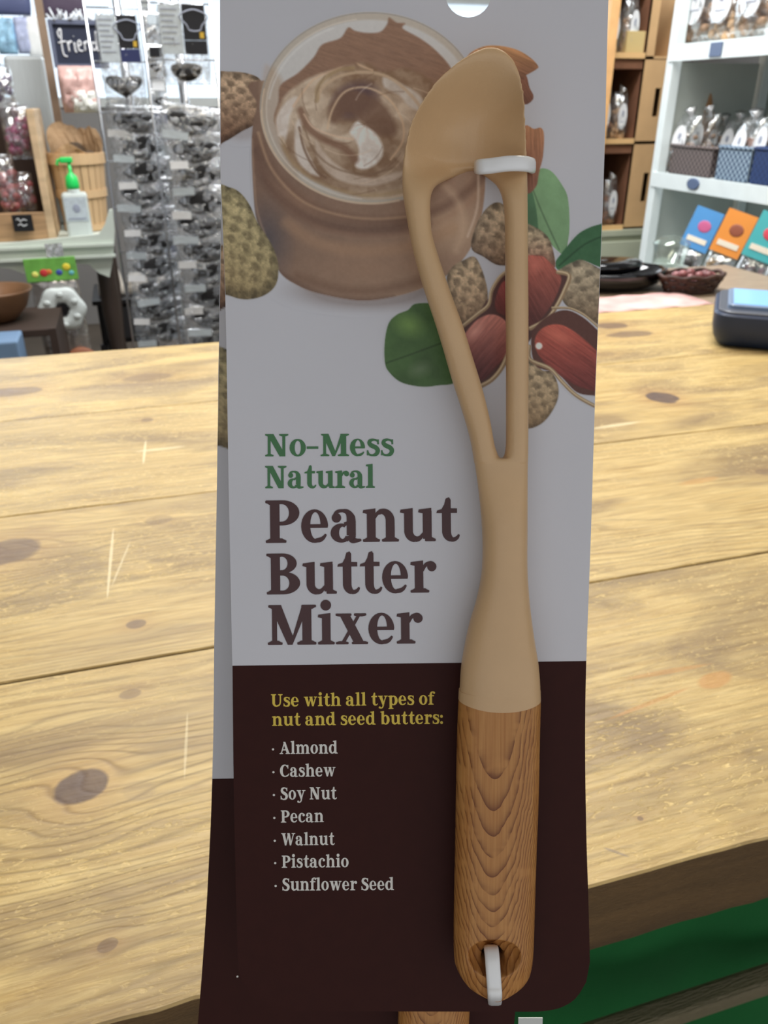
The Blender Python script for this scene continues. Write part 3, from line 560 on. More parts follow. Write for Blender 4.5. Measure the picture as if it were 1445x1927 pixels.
    husk([(886, 464), (905, 405), (935, 380), (965, 400), (985, 430), (975, 490), (940, 500), (910, 484)], (156, 136, 108), (104, 78, 58), 70, 15)
    husk([(1042, 520), (1056, 505), (1078, 493), (1096, 489), (1126, 504), (1145, 520), (1145, 622), (1126, 612), (1096, 592), (1062, 572)], (150, 136, 110), (104, 84, 62), 8, 15)
    husk([(985, 426), (1008, 428), (1030, 445), (1041, 470), (1044, 505), (1015, 485), (985, 495)], (152, 136, 106), (124, 80, 64), 20, 12)
    leaf([(822, 571), (782, 571), (767, 583), (746, 592), (730, 610), (723, 647), (724, 684), (733, 702), (755, 720), (791, 728), (822, 726), (862, 716), (870, 660), (840, 580)], (60, 86, 46), [(724, 684), (770, 668), (832, 645)], ((770, 612, 40, 30, 20, .9), (92, 122, 60)))
    p.put(blob(790, 695, 30, 20, -20, .9) * .5, (104, 118, 92), False)
    husk([(895, 484), (870, 490), (852, 502), (840, 525), (852, 571), (866, 610), (885, 602), (905, 588), (918, 566), (914, 528)], (166, 144, 112), (122, 94, 68), 70, 13, (.2, .7))
    dark = (72, 46, 41)
    p.put(p.poly([(867, 617), (898, 592), (922, 555), (940, 522), (960, 505), (1010, 480), (1050, 513), (1070, 519), (1060, 550), (1047, 577), (1020, 610), (998, 640), (950, 690), (925, 714), (904, 728), (880, 680)], 1.6), dark)
    nut([(985, 489), (1014, 481), (1030, 489), (1053, 516), (1055, 533), (1041, 568), (1017, 601), (990, 622), (980, 560)], (164, 84, 68), (78, 42, 38), 60, ((1005, 500, 20, 22, 0, 1), (172, 92, 76)))
    nut([(934, 556), (950, 528), (985, 540), (985, 600), (945, 592), (932, 580)], (128, 60, 54), (82, 44, 40), 70)
    nut([(868, 640), (876, 626), (895, 604), (919, 592), (941, 596), (955, 614), (955, 660), (931, 693), (905, 716), (890, 690)], (176, 108, 92), (84, 42, 40), -50, ((892, 625, 34, 16, -48, 1), (186, 124, 108)))
    def rimline(pts, w=8):
        p.put(p.poly(pts, 1.4, closed=False, width=w), (126, 102, 74)); p.put(p.poly([(a - 1, b_ - 1.5) for a, b_ in pts], 1.2, closed=False, width=w * .4), (168, 148, 114))
    rimline([(867, 617), (898, 592), (919, 574), (925, 547), (940, 522), (955, 510)], 7)
    rimline([(998, 618), (1029, 601), (1047, 577), (1062, 547), (1071, 519), (1050, 512)], 8)
    rimline([(904, 727), (925, 715), (943, 694), (955, 668)], 9)
    husk([(985, 690), (1005, 676), (1020, 696), (1038, 699), (1050, 723), (1050, 751), (1035, 781), (1017, 799), (995, 807), (980, 800)], (156, 136, 104), (132, 106, 74), 20, 12)
    p.put(p.poly([(999, 655), (1004, 620), (1035, 592), (1065, 583), (1096, 596), (1126, 622), (1145, 640), (1145, 745), (1117, 745), (1084, 738), (1050, 705), (1010, 690)], 1.6), (80, 50, 42))
    rimline([(1040, 580), (1070, 580), (1098, 592), (1122, 612), (1140, 630)], 5)
    nut([(1007, 636), (1020, 618), (1044, 610), (1070, 617), (1102, 641), (1125, 662), (1145, 680), (1145, 735), (1096, 730), (1065, 714), (1029, 687), (1009, 660)], (166, 76, 60), (96, 44, 40), 35, ((1050, 632, 40, 16, 25, 1), (176, 88, 70)))
    p.put(blob(1014, 651, 8, 8, 0, .4), (206, 192, 180))
    rimline([(996, 652), (998, 677), (1035, 694), (1059, 720), (1084, 744), (1117, 763), (1140, 772)], 8)
    p.C += (n2[..., None] - .5) * 5
    return p.C, p.A
def picture(f, par, step):
    ys = np.arange(18, 812 + step, step); nu = int(730 / step)
    Ly = np.interp(ys, [p[1] for p in L_EDGE], [p[0] for p in L_EDGE]); Ry = np.interp(ys, [p[1] for p in R_EDGE[::-1]], [p[0] for p in R_EDGE[::-1]])
    t = np.linspace(0, 1, nu); X = Ly[:, None] + .6 + (Ry - Ly - 1.2)[:, None] * t[None]; Y = np.repeat(ys[:, None], nu, 1).astype(float)
    C, A = paint_picture(X, Y)
    ref = (140 + 26 * np.clip(Y / 800, 0, 1))[..., None] * np.array([1, 1, 1.02]); paper = np.array(lin(paper_c))
    g = C.mean(-1, keepdims=True); C = g + (C - g) * .86
    alb = np.clip((np.clip(C, 0, 255) / 255) ** 2.2 / (ref / 255) ** 2.2 * paper, 0, .95)
    alb = paper * (1 - np.clip(A, 0, 1)[..., None]) + alb * np.clip(A, 0, 1)[..., None]
    keep = np.zeros(A.shape, bool); q = A > 0.01
    fk = q[:-1, :-1] | q[1:, :-1] | q[:-1, 1:] | q[1:, 1:]
    jj, ii = np.where(fk); idx = np.full(A.shape, -1); used = np.zeros(A.shape, bool)
    for a, b_ in ((0, 0), (1, 0), (0, 1), (1, 1)): used[jj + a, ii + b_] = True
    idx[used] = np.arange(used.sum())
    Xu, Yu = X[used], Y[used]; o00 = np.array([f(a, b_, .00008)[:] for a, b_ in zip(Xu, Yu)])
    F4 = np.stack([idx[jj, ii], idx[jj + 1, ii], idx[jj + 1, ii + 1], idx[jj, ii + 1]], 1)
    me = bpy.data.meshes.new('printed_picture'); me.vertices.add(len(o00)); me.vertices.foreach_set('co', o00.ravel())
    me.loops.add(F4.size); me.loops.foreach_set('vertex_index', F4.ravel().astype(np.int32)); me.polygons.add(len(F4)); me.polygons.foreach_set('loop_start', np.arange(0, F4.size, 4, dtype=np.int32))
    me.update(calc_edges=True); ca = me.color_attributes.new('ink', 'FLOAT_COLOR', 'POINT')
    ca.data.foreach_set('color', np.concatenate([alb[used], np.ones((used.sum(), 1))], 1).astype(np.float32).ravel())
    if 'ink' not in MC:
        m = bpy.data.materials.new('picture_ink'); m.use_nodes = True; N = m.node_tree.nodes; at = N.new('ShaderNodeVertexColor'); at.layer_name = 'ink'
        b_ = N['Principled BSDF']; b_.inputs['Roughness'].default_value = .42; b_.inputs['Specular IOR Level'].default_value = .35; m.node_tree.links.new(at.outputs[0], b_.inputs['Base Color']); MC['ink'] = m
    me.materials.append(MC['ink']); o = bpy.data.objects.new('printed_picture', me); COL.objects.link(o); o.parent = par; return o
def brown_outline():
    lo = [p for p in OUT if p[1] > 1252]
    i0 = OUT.index(min((p for p in OUT if p[0] < 600 and p[1] > 1252), key=lambda p: p[1]))
    pts = []
    for k in range(len(OUT)):
        p = OUT[(i0 + k) % len(OUT)]
        if p[1] > 1252: pts.append(p)
        elif k > 3 and pts: break
    return [(437.3, 1253)] + pts + [(1103, 1244)]
def card(f, label, front=True):
    root = bpy.data.objects.new('packaging_card', None); COL.objects.link(root); root.matrix_world = CM; root.empty_display_size = .02
    tag(root, label, 'packaging', 'backing cards of the mixer packages')
    plate('card_board', OUT, HOLE, -0.0005, 0, f, [m_paper, m_paperb], root)
    plate('brown_panel', brown_outline(), None, 0.00001, 0.00008, f, [m_brown], root)
    picture(f, root, 1.5 if front else 3.5)
    lettering(f, root)
    return root
HB = -0.027
def rear_map(x, y, h):
    """the second card hangs lower, a little turned and bowed, behind the first"""
    Y = (y - 1250) * .898 + 1463
    lx = np.interp(y, [p[1] for p in L_EDGE], [p[0] for p in L_EDGE])
    lf = 405 + (1090 - Y) * .016 if Y < 1250 else 402.4 - .00008 * (Y - 1250) ** 1.97
    return cp(lf + (x - lx) * .898, Y, HB + h)
front_card = card(cp, 'tall white and brown hanging card with a jar of peanut butter, foremost of the two')
rear_card = card(rear_map, 'second white and brown card hanging lower, mostly hidden behind the front card', False)
sp = MB(); sp.box(0, .0085, 0, .004, 0, .0004)
st = sp.build('white_sticker', mat('sticker_white', (210, 212, 205), .5), rear_card); q0 = cp(975, 1927, HB + .0001)
for v in st.data.vertices: v.co += Vector((q0.x, q0.y - .0015, q0.z))
# ------------------------------------------------------------------ the mixer
def prof(pts):
    ys = [p[1] for p in pts]; xs = [p[0] for p in pts]
    def g(y): return float(np.interp(y, ys, xs))
    return g
def smooth_prof(pts): return prof(catmull(pts, 6))
HL = smooth_prof([(925, 90), (912, 91), (895, 97), (860, 118), (825, 148), (800, 180), (775, 225), (763, 270), (757, 320), (758, 365), (765, 410), (774, 460), (787, 510), (800, 553), (819, 610), (834, 659), (849, 711), (864, 757), (877, 799), (887, 839), (893, 880), (900, 930), (905, 980), (907, 1030), (905, 1080), (895, 1130), (883, 1170), (874, 1210), (867, 1250), (864, 1290), (862, 1330)])
HR = smooth_prof([(925, 90), (938, 92), (950, 98), (968, 116), (980, 145), (987, 180), (989, 215), (991, 260), (992, 330), (993, 440), (994, 600), (994, 800), (993, 900), (992, 1000), (992, 1070), (996, 1130), (1002, 1180), (1008, 1220), (1013, 1250), (1016, 1290), (1017, 1330)])
OL = smooth_prof([(892, 297), (868, 306), (842, 324), (820, 345), (810, 375), (811, 420), (815, 450), (834, 510), (852, 562), (870, 610), (889, 671), (907, 729), (922, 790), (930, 835), (936, 858)])
ORr = smooth_prof([(906, 297), (917, 308), (928, 325), (938, 343), (946, 375), (950, 420), (951, 560), (952, 650), (952, 800), (952, 835), (950, 858)])
ZC = 0.0085
def sect(y, xl, xr, T, zc=ZC, dish=0.0, n=28, p=2.3, full=None):
    xc, w = (xl + xr) / 2, (xr - xl) / 2; out = []
    for k in range(n):
        a = 2 * math.pi * k / n; ca, sa = math.cos(a), math.sin(a)
        u = math.copysign(abs(ca) ** (2 / p), ca); v = math.copysign(abs(sa) ** (2 / p), sa)
        uu = ((xc + u * w) - (full[0] + full[1]) / 2) / ((full[1] - full[0]) / 2) if full else u
        hd = -dish * max(0, 1 - uu * uu) ** 0.9 * (1.0 if v > 0 else 0.92)
        q = cp(xc + u * w, y, zc); out.append(Vector((q.x, q.y, zc + v * T + hd)))
    return out
def loft(mb, secs):
    n = len(secs[0]); vs = [v for s_ in secs for v in s_]
    fs = [(i * n + k, i * n + (k + 1) % n, (i + 1) * n + (k + 1) % n, (i + 1) * n + k) for i in range(len(secs) - 1) for k in range(n)]
    fs += [tuple(range(n - 1, -1, -1)), tuple((len(secs) - 1) * n + k for k in range(n))]
    mb.add(vs, fs)
def smst(a, b_, x): t = min(1, max(0, (x - a) / (b_ - a))); return t * t * (3 - 2 * t)
def remeshed(name, mb, voxel, m, parent, it=6, subtract=None):
    tmp = mk('tmp', mb.v, mb.f, m)
    bm = bmesh.new(); bm.from_mesh(tmp.data); bmesh.ops.recalc_face_normals(bm, faces=bm.faces); bm.to_mesh(tmp.data); bm.free()
    r = tmp.modifiers.new('r', 'REMESH'); r.mode = 'VOXEL'; r.voxel_size = voxel
    cuts = []
    if subtract:
        for cm in subtract:
            c = mk('cut', cm.v, cm.f, m); bm = bmesh.new(); bm.from_mesh(c.data); bmesh.ops.recalc_face_normals(bm, faces=bm.faces); bm.to_mesh(c.data); bm.free(); cuts.append(c)
            bo = tmp.modifiers.new('b', 'BOOLEAN'); bo.operation = 'DIFFERENCE'; bo.object = c; bo.solver = 'EXACT'
    s_ = tmp.modifiers.new('s', 'SMOOTH'); s_.iterations = it; s_.factor = .5
    bpy.context.view_layer.update(); dg = bpy.context.evaluated_depsgraph_get()
    me = bpy.data.meshes.new_from_object(tmp.evaluated_get(dg)); me.name = name
    for o in [tmp] + cuts: bpy.data.objects.remove(o, do_unlink=True)
    me.materials.clear(); me.materials.append(m); me.polygons.foreach_set('use_smooth', [True] * len(me.polygons))
    o = bpy.data.objects.new(name, me); COL.objects.link(o); o.parent = parent; return o
m_spoon = mat('tan_plastic', (213, 176, 131), .36, var=.03, vscale=60, bump=.00006, bscale=1500, spec=.45, sss=.0)
def wood_handle():
    m = bpy.data.materials.new('printed_wood_grain'); m.use_nodes = True; nt = m.node_tree; N = nt.nodes; L = nt.links; b_ = N['Principled BSDF']
    b_.inputs['Roughness'].default_value = .42; b_.inputs['Specular IOR Level'].default_value = .4
    tc = N.new('ShaderNodeTexCoord'); sp_ = N.new('ShaderNodeSeparateXYZ'); L.new(tc.outputs['Object'], sp_.inputs[0])
    def M(op, a, c=None):
        n = N.new('ShaderNodeMath'); n.operation = op
        for i, v in enumerate((a, c)):
            if v is None: continue
            if isinstance(v, (int, float)): n.inputs[i].default_value = v
            else: L.new(v, n.inputs[i])
        return n.outputs[0]
    def noise(sc, mpv, det=3):
        mp = N.new('ShaderNodeMapping'); mp.inputs['Scale'].default_value = mpv; L.new(tc.outputs['Object'], mp.inputs[0]); n = N.new('ShaderNodeTexNoise'); n.inputs['Scale'].default_value = sc; n.inputs['Detail'].default_value = det; L.new(mp.outputs[0], n.inputs[0]); return n.outputs[0]
    c0 = cp(925, 1330, ZC); c1 = cp(925, 1830, ZC); xm = cp(922, 1550, ZC).x
    t = M('DIVIDE', M('SUBTRACT', c0.y, sp_.outputs[1]), c0.y - c1.y)          # 0 at the top, 1 at the end
    x = M('DIVIDE', M('SUBTRACT', sp_.outputs[0], xm), .0125)
    wob = noise(1.0, (260, 90, 90)); x2 = M('ADD', x, M('MULTIPLY', M('SUBTRACT', wob, .5), .18))
    a = M('MULTIPLY', M('POWER', M('ABSOLUTE', x2), 1.9), M('ADD', .95, M('MULTIPLY', t, -.35)))
    q = M('ADD', t, M('MULTIPLY', a, .62)); q = M('ADD', M('POWER', M('MAXIMUM', q, .001), 1.75), M('MULTIPLY', wob, .008))
    fr = M('FRACT', M('MULTIPLY', q, 12.5)); ln = M('POWER', fr, 3.2)
    brk = noise(1.0, (120, 160, 50), 2); am = M('MINIMUM', M('MAXIMUM', M('MULTIPLY', M('SUBTRACT', brk, .33), 6.0), 0.0), 1.0)
    side = noise(1.0, (1700, 40, 300), 4)
    r = N.new('ShaderNodeValToRGB'); e = r.color_ramp.elements; e[0].position = .3; e[0].color = lin((176, 118, 62)) + (1,); e[1].position = .68; e[1].color = lin((196, 140, 80)) + (1,); L.new(side, r.inputs[0])
    mx = N.new('ShaderNodeMix'); mx.data_type = 'RGBA'; L.new(M('MULTIPLY', M('MULTIPLY', ln, am), .95), mx.inputs[0]); L.new(r.outputs[0], mx.inputs[6]); mx.inputs[7].default_value = lin((104, 52, 18)) + (1,)
    L.new(mx.outputs[2], b_.inputs['Base Color']); bp = N.new('ShaderNodeBump'); bp.inputs['Distance'].default_value = .00012; L.new(side, bp.inputs['Height']); L.new(bp.outputs[0], b_.inputs['Normal'])
    return m
m_handle = wood_handle()
def mixer(label, name='mixer'):
    root = bpy.data.objects.new('nut_butter_mixer', None); COL.objects.link(root); root.matrix_world = CM; root.empty_display_size = .02
    tag(root, label, 'kitchen utensil', 'plastic nut butter mixers on the cards')
    b_ = MB()
    # dished head
    DK = lambda y: smst(88, 215, y) * (1 - smst(270, 380, y))
    secs = []
    for y in [90.6, 92, 95, 100, 106, 114, 124] + list(range(135, 322, 7)):
        k = DK(y); T = .0021 + .0014 * smst(180, 297, y) - .0010 * (1 - smst(90, 112, y))
        xr = HR(y); xl = HL(y)
        if y > 297: break
        secs.append(sect(y, xl, xr, T, ZC + .0090 - .0078 * smst(190, 335, y), dish=.0148 * k, n=44, p=2.6, full=(xl, xr)))
    loft(b_, secs)
    ya = [285, 292, 298, 304, 311, 319, 328, 338, 350, 365] + list(range(380, 871, 14))
    def arm(a, c, T0):
        ss = []
        for y in ya:
            l, r_ = a(y), c(y)
            ss.append(sect(y, l, r_, T0, ZC + .0090 - .0078 * smst(190, 335, y) - .0012 * smst(500, 840, y), dish=.0148 * DK(y), n=36, p=2.3, full=(HL(y), HR(y))))
        loft(b_, ss)
    arm(HL, lambda y: max(OL(max(y, 297)), HL(y) + 8) + (0 if y < 845 else (y - 845) * .15), .0035)
    arm(lambda y: ORr(max(y, 297)) - (0 if y < 845 else (y - 845) * .1), HR, .0035)
    loft(b_, [sect(y, HL(y) + 1.0, HR(y), .0035 + .0023 * smst(870, 1000, y) + .0012 * smst(1120, 1240, y), ZC, n=40) for y in list(range(862, 1335, 12))])
    hd = remeshed('mixing_head', b_, .00042, m_spoon, root, 14)
    # printed wood handle
    h_ = MB(); HA = smooth_prof([(863, 1314), (860, 1380), (858, 1480), (856, 1600), (854, 1700), (854, 1796), (860, 1822), (870, 1840), (881, 1853), (896, 1861), (912, 1866), (930, 1868)])
    HBx = smooth_prof([(1017, 1314), (1015, 1400), (1013, 1500), (1009, 1600), (1006, 1700), (1003, 1789), (998, 1826), (990, 1843), (980, 1853), (966, 1861), (952, 1866), (931, 1868)])
    yy = [1314] + list(range(1320, 1800, 16)) + [1800, 1810, 1820, 1828, 1836, 1844, 1850, 1855, 1860, 1863.5, 1866, 1867.6]
    loft(h_, [sect(y, HA(y), HBx(y), .0072 * (1 - .35 * smst(1790, 1868, y)), ZC, n=48) for y in yy])
    c1 = MB(); q = cp(931, 1806, ZC + .0072); c1.ball((q.x, q.y, q.z + .001), .0084, .0062, .0075, 32, 18)
    c2 = MB(); q = cp(925, 1795, ZC); c2.lathe([(.0035, -.02), (.0035, .02)], (q.x, q.y, q.z), 24)
    remeshed('handle', h_, .0005, m_handle, root, 4, [c1, c2])
    # collar line: the tan sleeve overlaps the handle with a bowed edge
    cl = MB(); ss = []
    for y in (1298, 1306, 1312, 1316):
        s_ = sect(y, HL(y) - .1, HR(y) + .1, .00724 - (.0003 if y < 1300 else 0), ZC, n=56)
        if y >= 1306:
            cx = (s_[0].x + s_[28].x) / 2; w = abs(s_[0].x - s_[28].x) / 2
            for v in s_: v.y -= (.0018 * (y - 1300) / 17) * max(0, 1 - ((v.x - cx) / w) ** 2) * (1 if v.z > ZC else .5)
        ss.append(s_)
    loft(cl, ss); o = cl.build('collar', m_spoon, root); autosmooth(o, 50)
    return root
fm_ = mixer('tan spoon-headed mixer with wood-look handle tied to the front card, shown in full')
# the mixer of the rear card: a copy, seen only at the very bottom between the cards
def copy_tree(o):
    c = o.copy(); COL.objects.link(c)
    for ch in list(o.children):
        d = ch.copy(); COL.objects.link(d); d.parent = c
    return c
rm_ = copy_tree(fm_); rm_['label'] = 'second mixer on the rear card, only a sliver of its handle showing at the bottom'
a0 = cp(930, 1742, ZC); a1 = cp(817, 1905, HB + ZC)
rm_.matrix_world = CM @ (Matrix.Translation(a1) @ Matrix.Rotation(math.radians(-1.6), 4, 'Z') @ Matrix.Translation(-a0))
# ------------------------------------------------------------------ plastic ties
m_tie = mat('milky_nylon', (246, 246, 243), .22, spec=.6)
def tie(label, pts, wdir, wid, th, hole_pts=None):
    """flat strap swept along pts (card frame)"""
    P = [Vector(p) for p in catmull(pts, 6)]; wd = Vector(wdir).normalized(); v = []; n = len(P)
    for i, p in enumerate(P):
        t = (P[min(i + 1, n - 1)] - P[max(i - 1, 0)]).normalized(); nn = t.cross(wd).normalized()
        for k in range(10):
            a = 2 * math.pi * k / 10; u = math.copysign(abs(math.cos(a)) ** .6, math.cos(a)); w = math.copysign(abs(math.sin(a)) ** .6, math.sin(a))
            v.append(p + wd * u * wid / 2 + nn * w * th / 2)
    f = [(i * 10 + k, i * 10 + (k + 1) % 10, (i + 1) * 10 + (k + 1) % 10, (i + 1) * 10 + k) for i in range(n - 1) for k in range(10)] + [tuple(range(9, -1, -1)), tuple((n - 1) * 10 + k for k in range(10))]
    o = mk('plastic_tie', v, f, m_tie, None, True); o.matrix_world = CM; tag(o, label, 'tie', 'clear plastic ties holding the mixer'); autosmooth(o, 60); return o
A = cp(905, 315, .013); B_ = cp(995, 307, .014)
tie('milky plastic tie looped around the right arm below the spoon head', [cp(897, 314, -.002), cp(899, 314, .006), cp(903, 314, .0135), cp(925, 312, .0152), cp(955, 308, .0158), cp(985, 308, .0150), cp(999, 311, .0120), cp(1002, 313, .005), cp(1000, 314, -.002)], (0, 1, 0), .0042, .0020)
tie('milky plastic tie through the hole at the end of the handle', [cp(925, 1793, -.002), cp(925, 1789, .006), cp(924, 1783, .0115), cp(926, 1800, .0142), cp(928, 1828, .0157), cp(930, 1855, .0158), cp(931, 1871, .0162), cp(931, 1881, .0110), cp(931, 1887, .0008), cp(930, 1886, -.002)], (1, 0, 0), .0044, .0016)
# ------------------------------------------------------------------ wire that the cards hang from (above the picture)
def wpt(x, y, h): return CM @ cp(x, y, h)
w = MB(); top = wpt(881, -45, -.014)
w.tube([wpt(881, -38, .006), wpt(881, -47, .004), wpt(881, -49, -.004), wpt(881, -52, -.012), Vector((top.x, top.y, top.z + .06)), Vector((top.x, top.y, 1.9)), Vector((top.x, top.y, 2.70))], .0011, 8)
o = w.build('hanging_wire', mat('steel_wire', (150, 150, 150), .3, metal=1), None, True); tag(o, 'thin steel wire hook holding up the front card above the picture', 'hook')
w = MB(); q1 = rear_map(881, -45, 0); q2 = CM @ q1
w.tube([CM @ (q1 + Vector((0, .0003, .005))), CM @ (q1 + Vector((0, .0002, -.006))), Vector((q2.x, q2.y + .01, q2.z + .05)), Vector((top.x + .004, q2.y + .012, 1.9)), Vector((top.x + .004, q2.y + .012, 2.70))], .0011, 8)
o = w.build('hanging_wire', mat('steel_wire'), None, True); tag(o, 'thin steel wire hook holding up the rear card above the picture', 'hook')

# ================================================================== the shop behind
def ext(x0, y0, x1, y1, Y):
    """world extent (x0,x1,z0,z1) of an upright rectangle on the plane Y seen between two pixels"""
    cx, cy = (x0 + x1) / 2, (y0 + y1) / 2
    return onY(x0, cy, Y).x, onY(x1, cy, Y).x, onY(cx, y1, Y).z, onY(cx, y0, Y).z
def adopt(o, r):
    o.parent = r; return o
film = plastic_film('clear_film', clear=.84); film2 = plastic_film('milky_film', (240, 242, 244), .45, .2, 40)
film3 = plastic_film('thin_clear_film', (240, 244, 246), .86, .08, 30, .004)
m_black = mat('black_plastic', (26, 25, 28), .35); m_blackm = mat('matt_black', (30, 29, 31), .7); m_navy = mat('navy_print', (44, 52, 96), .5)
m_labelw = mat('label_white', (232, 234, 236), .5, var=.04, vscale=60); m_labelg = mat('label_grey', (188, 198, 204), .5, var=.1, vscale=90); m_yellow = mat('yellow_print', (214, 176, 60), .5)
m_emb = mat('emblem_grey', (150, 156, 172), .6); m_chrome = mat('chrome_wire', (190, 192, 196), .22, metal=1)
def pillow(w, h, d, nx=14, nz=14, crump=.006, seed=0):
    """closed crumpled bag standing on z=0, facing -y"""
    r = random.Random(seed); mb = MB(); vs = []; P = [[None] * (nx + 1) for _ in range(2 * (nz + 1))]
    for sgn in (0, 1):
        for j in range(nz + 1):
            for i in range(nx + 1):
                u = i / nx * 2 - 1; v = j / nz * 2 - 1; e = max(0, (1 - u ** 4) * (1 - abs(v) ** 3 * .98))
                k = crump * e ** .5
                vs.append((w / 2 * u * (1 - .08 * abs(v) ** 3) + r.uniform(-1, 1) * k * .5, (1 if sgn else -1) * (d / 2 * e ** .6 * (1 - .35 * v) + .0006) + r.uniform(-1, 1) * k * .8, h * (v + 1) / 2 + r.uniform(-1, 1) * k * .3))
    n = (nx + 1) * (nz + 1); fs = []
    for j in range(nz):
        for i in range(nx):
            a = j * (nx + 1) + i; fs.append((a, a + 1, a + nx + 2, a + nx + 1)); b_ = a + n; fs.append((b_ + nx + 1, b_ + nx + 2, b_ + 1, b_))
    for i in range(nx):
        fs.append((i + 1, i, n + i, n + i + 1)); a = nz * (nx + 1) + i; fs.append((a, a + 1, n + a + 1, n + a))
    for j in range(nz):
        a = j * (nx + 1); fs.append((a, a + nx + 1, n + a + nx + 1, n + a)); a += nx; fs.append((a + nx + 1, a, n + a, n + a + nx + 1))
    mb.add(vs, fs); return mb
def place(root, p, rz=0, ry=0, rx=0):
    root.location = p; root.rotation_euler = (rx, ry, rz); return root
# ---- wire racks of cutter packets ------------------------------------------------------
def wire_rack(label, x, y, ztop, zrows, w):
    r = empty('wire_rack', (x, y, 0), label, 'display rack', 'wire racks')
    b_ = MB(); b_.lathe([(.085, 0), (.085, .012), (.03, .03), (.02, .035)], (0, 0, 0), 28); adopt(b_.build('base', m_chrome, None, True), r)
    b_ = MB(); b_.tube([(0, 0, .03), (0, 0, ztop)], .012, 10); adopt(b_.build('pole', m_chrome, None, True), r)
    b_ = MB()
    for sx in (-w / 2, w / 2): b_.tube([(sx, -.02, .12), (sx, -.02, ztop)], .003, 6)
    for z in np.arange(.14, ztop, .12): b_.tube([(-w / 2, -.02, z), (w / 2, -.02, z)], .002, 6)
    adopt(b_.build('wire_frame', m_chrome, None, True), r)
    for z in zrows:
        b_ = MB(); b_.tube([(0, -.02, z), (0, -.06, z), (0, -.082, z + .005), (0, -.086, z + .010)], .0018, 6); adopt(b_.build('hook', m_chrome, None, True), r)
    return r
def shape_mb(kind, s, d):
    mb = MB(); pts = []
    if kind == 0: pts = [(s * (1 + .22 * math.cos(5 * a)) * math.cos(a), s * .72 * (1 + .22 * math.cos(5 * a)) * math.sin(a)) for a in np.linspace(0, 2 * math.pi, 30)[:-1]]
    elif kind == 1: pts = [(s * 1.15 * math.cos(a), s * .62 * math.sin(a) + .12 * s * math.cos(2 * a)) for a in np.linspace(0, 2 * math.pi, 26)[:-1]]
    elif kind == 2: pts = [(s * .075 * 16 * math.sin(a) ** 3, s * .05 * (13 * math.cos(a) - 5 * math.cos(2 * a) - 2 * math.cos(3 * a))) for a in np.linspace(0, 2 * math.pi, 30)[:-1]]
    else: pts = [(s * 1.2 * (1 - .25 * abs(math.sin(2 * a))) * math.cos(a), s * .7 * math.sin(a)) for a in np.linspace(0, 2 * math.pi, 26)[:-1]]
    n = len(pts); vs = []
    for k, (sc, yy) in enumerate(((1, 0), (1, -d * .6), (.86, -d), (0.5, -d * 1.12), (.0, -d * 1.15))): vs += [(x * sc, yy, z * sc) for x, z in pts]
    fs = [(i * n + k, i * n + (k + 1) % n, (i + 1) * n + (k + 1) % n, (i + 1) * n + k) for i in range(4) for k in range(n)] + [tuple(range(n))]
    mb.add(vs, fs); return mb
def small_packet(kind, w, h):
    r = empty('cutter_packet', (0, 0, 0))
    bg = pillow(w, h, .022, 10, 8, .007, 20 + kind); bg.v = [(x, y, z - h) for x, y, z in bg.v]; adopt(bg.build('bag', film, None, True), r)
    c = shape_mb(kind, h * .5, .014); c.v = [(x * 1.2, y + .006, z - h * .5) for x, y, z in c.v]; adopt(c.build('cutter', m_blackm, None, True), r)
    b_ = MB(); hw = w * (.34, .28, .40, .3)[kind]; b_.box(-w * .46, -w * .46 + hw, -.0175, -.0165, -h * .97, -h * .76); adopt(b_.build('header_label', (m_labelg, m_labelw, m_labelg, m_labelw)[kind]), r)
    return r
protos = [small_packet(k, .155, .082) for k in range(4)]
used = [False] * 4
def put_packet(k, x, y, z, rz, ry, sc, label, group):
    if not used[k]: o = protos[k]; used[k] = True
    else: o = copy_tree(protos[k])
    o.location = (x, y, z); o.rotation_euler = (random.uniform(-.1, .05), ry, rz); o.scale = (sc, sc, sc); tag(o, label, 'packet', group)
def big_packet(label, px0, py0, px1, py1, Y, split, group, left_m, right_m):
    x0, x1, z0, z1 = ext(px0, py0, px1, py1, Y); w, h = x1 - x0, z1 - z0
    r = empty('cutter_packet', ((x0 + x1) / 2, Y, z1), label, 'packet', group)
    bg = pillow(w * 1.08, h, .03, 14, 16, .008, int(px0)); bg.v = [(x, y, z - h) for x, y, z in bg.v]; adopt(bg.build('bag', film, None, True), r)
    hh = h * split
    b_ = MB(); b_.box(-w * .48, -w * .02, -.019, -.0175, -hh, -.004); a = adopt(b_.build('back_label', left_m), r)
    b_ = MB()
    for k in range(7): b_.box(-w * .44, -w * (.10 + .05 * (k % 3)), -.0197, -.0192, -hh * (.12 + .11 * k) - .002, -hh * (.12 + .11 * k))
    adopt(b_.build('print_lines', m_emb), r)
    b_ = MB(); b_.box(0, w * .48, -.019, -.0175, -hh * .72, -.004); adopt(b_.build('front_label', right_m), r)
    b_ = MB(); b_.s = 0; pts = [(w * .24 + .028 * math.cos(t) * (1 + .3 * math.sin(3 * t)), -.0195, -hh * .34 + .022 * math.sin(t)) for t in np.linspace(0, 6.28, 24)[:-1]]; b_.tube(pts, .0016, 6, True); adopt(b_.build('printed_outline', m_emb), r)
    b_ = MB(); b_.box(w * .34, w * .43, -.0197, -.0191, -hh * .68, -hh * .56); adopt(b_.build('yellow_mark', m_yellow), r)
    b_ = MB(); b_.box(0, w * .48, -.019, -.0175, -hh, -hh * .73); adopt(b_.build('lower_label', m_navy if px0 < 250 else m_black), r)
    c = shape_mb(1 if px0 > 250 else 2, h * .19, .018); c.v = [(x, y + .006, z - h * (split + (1 - split) * .52)) for x, y, z in c.v]; adopt(c.build('cutter', m_black, None, True), r)
    return r
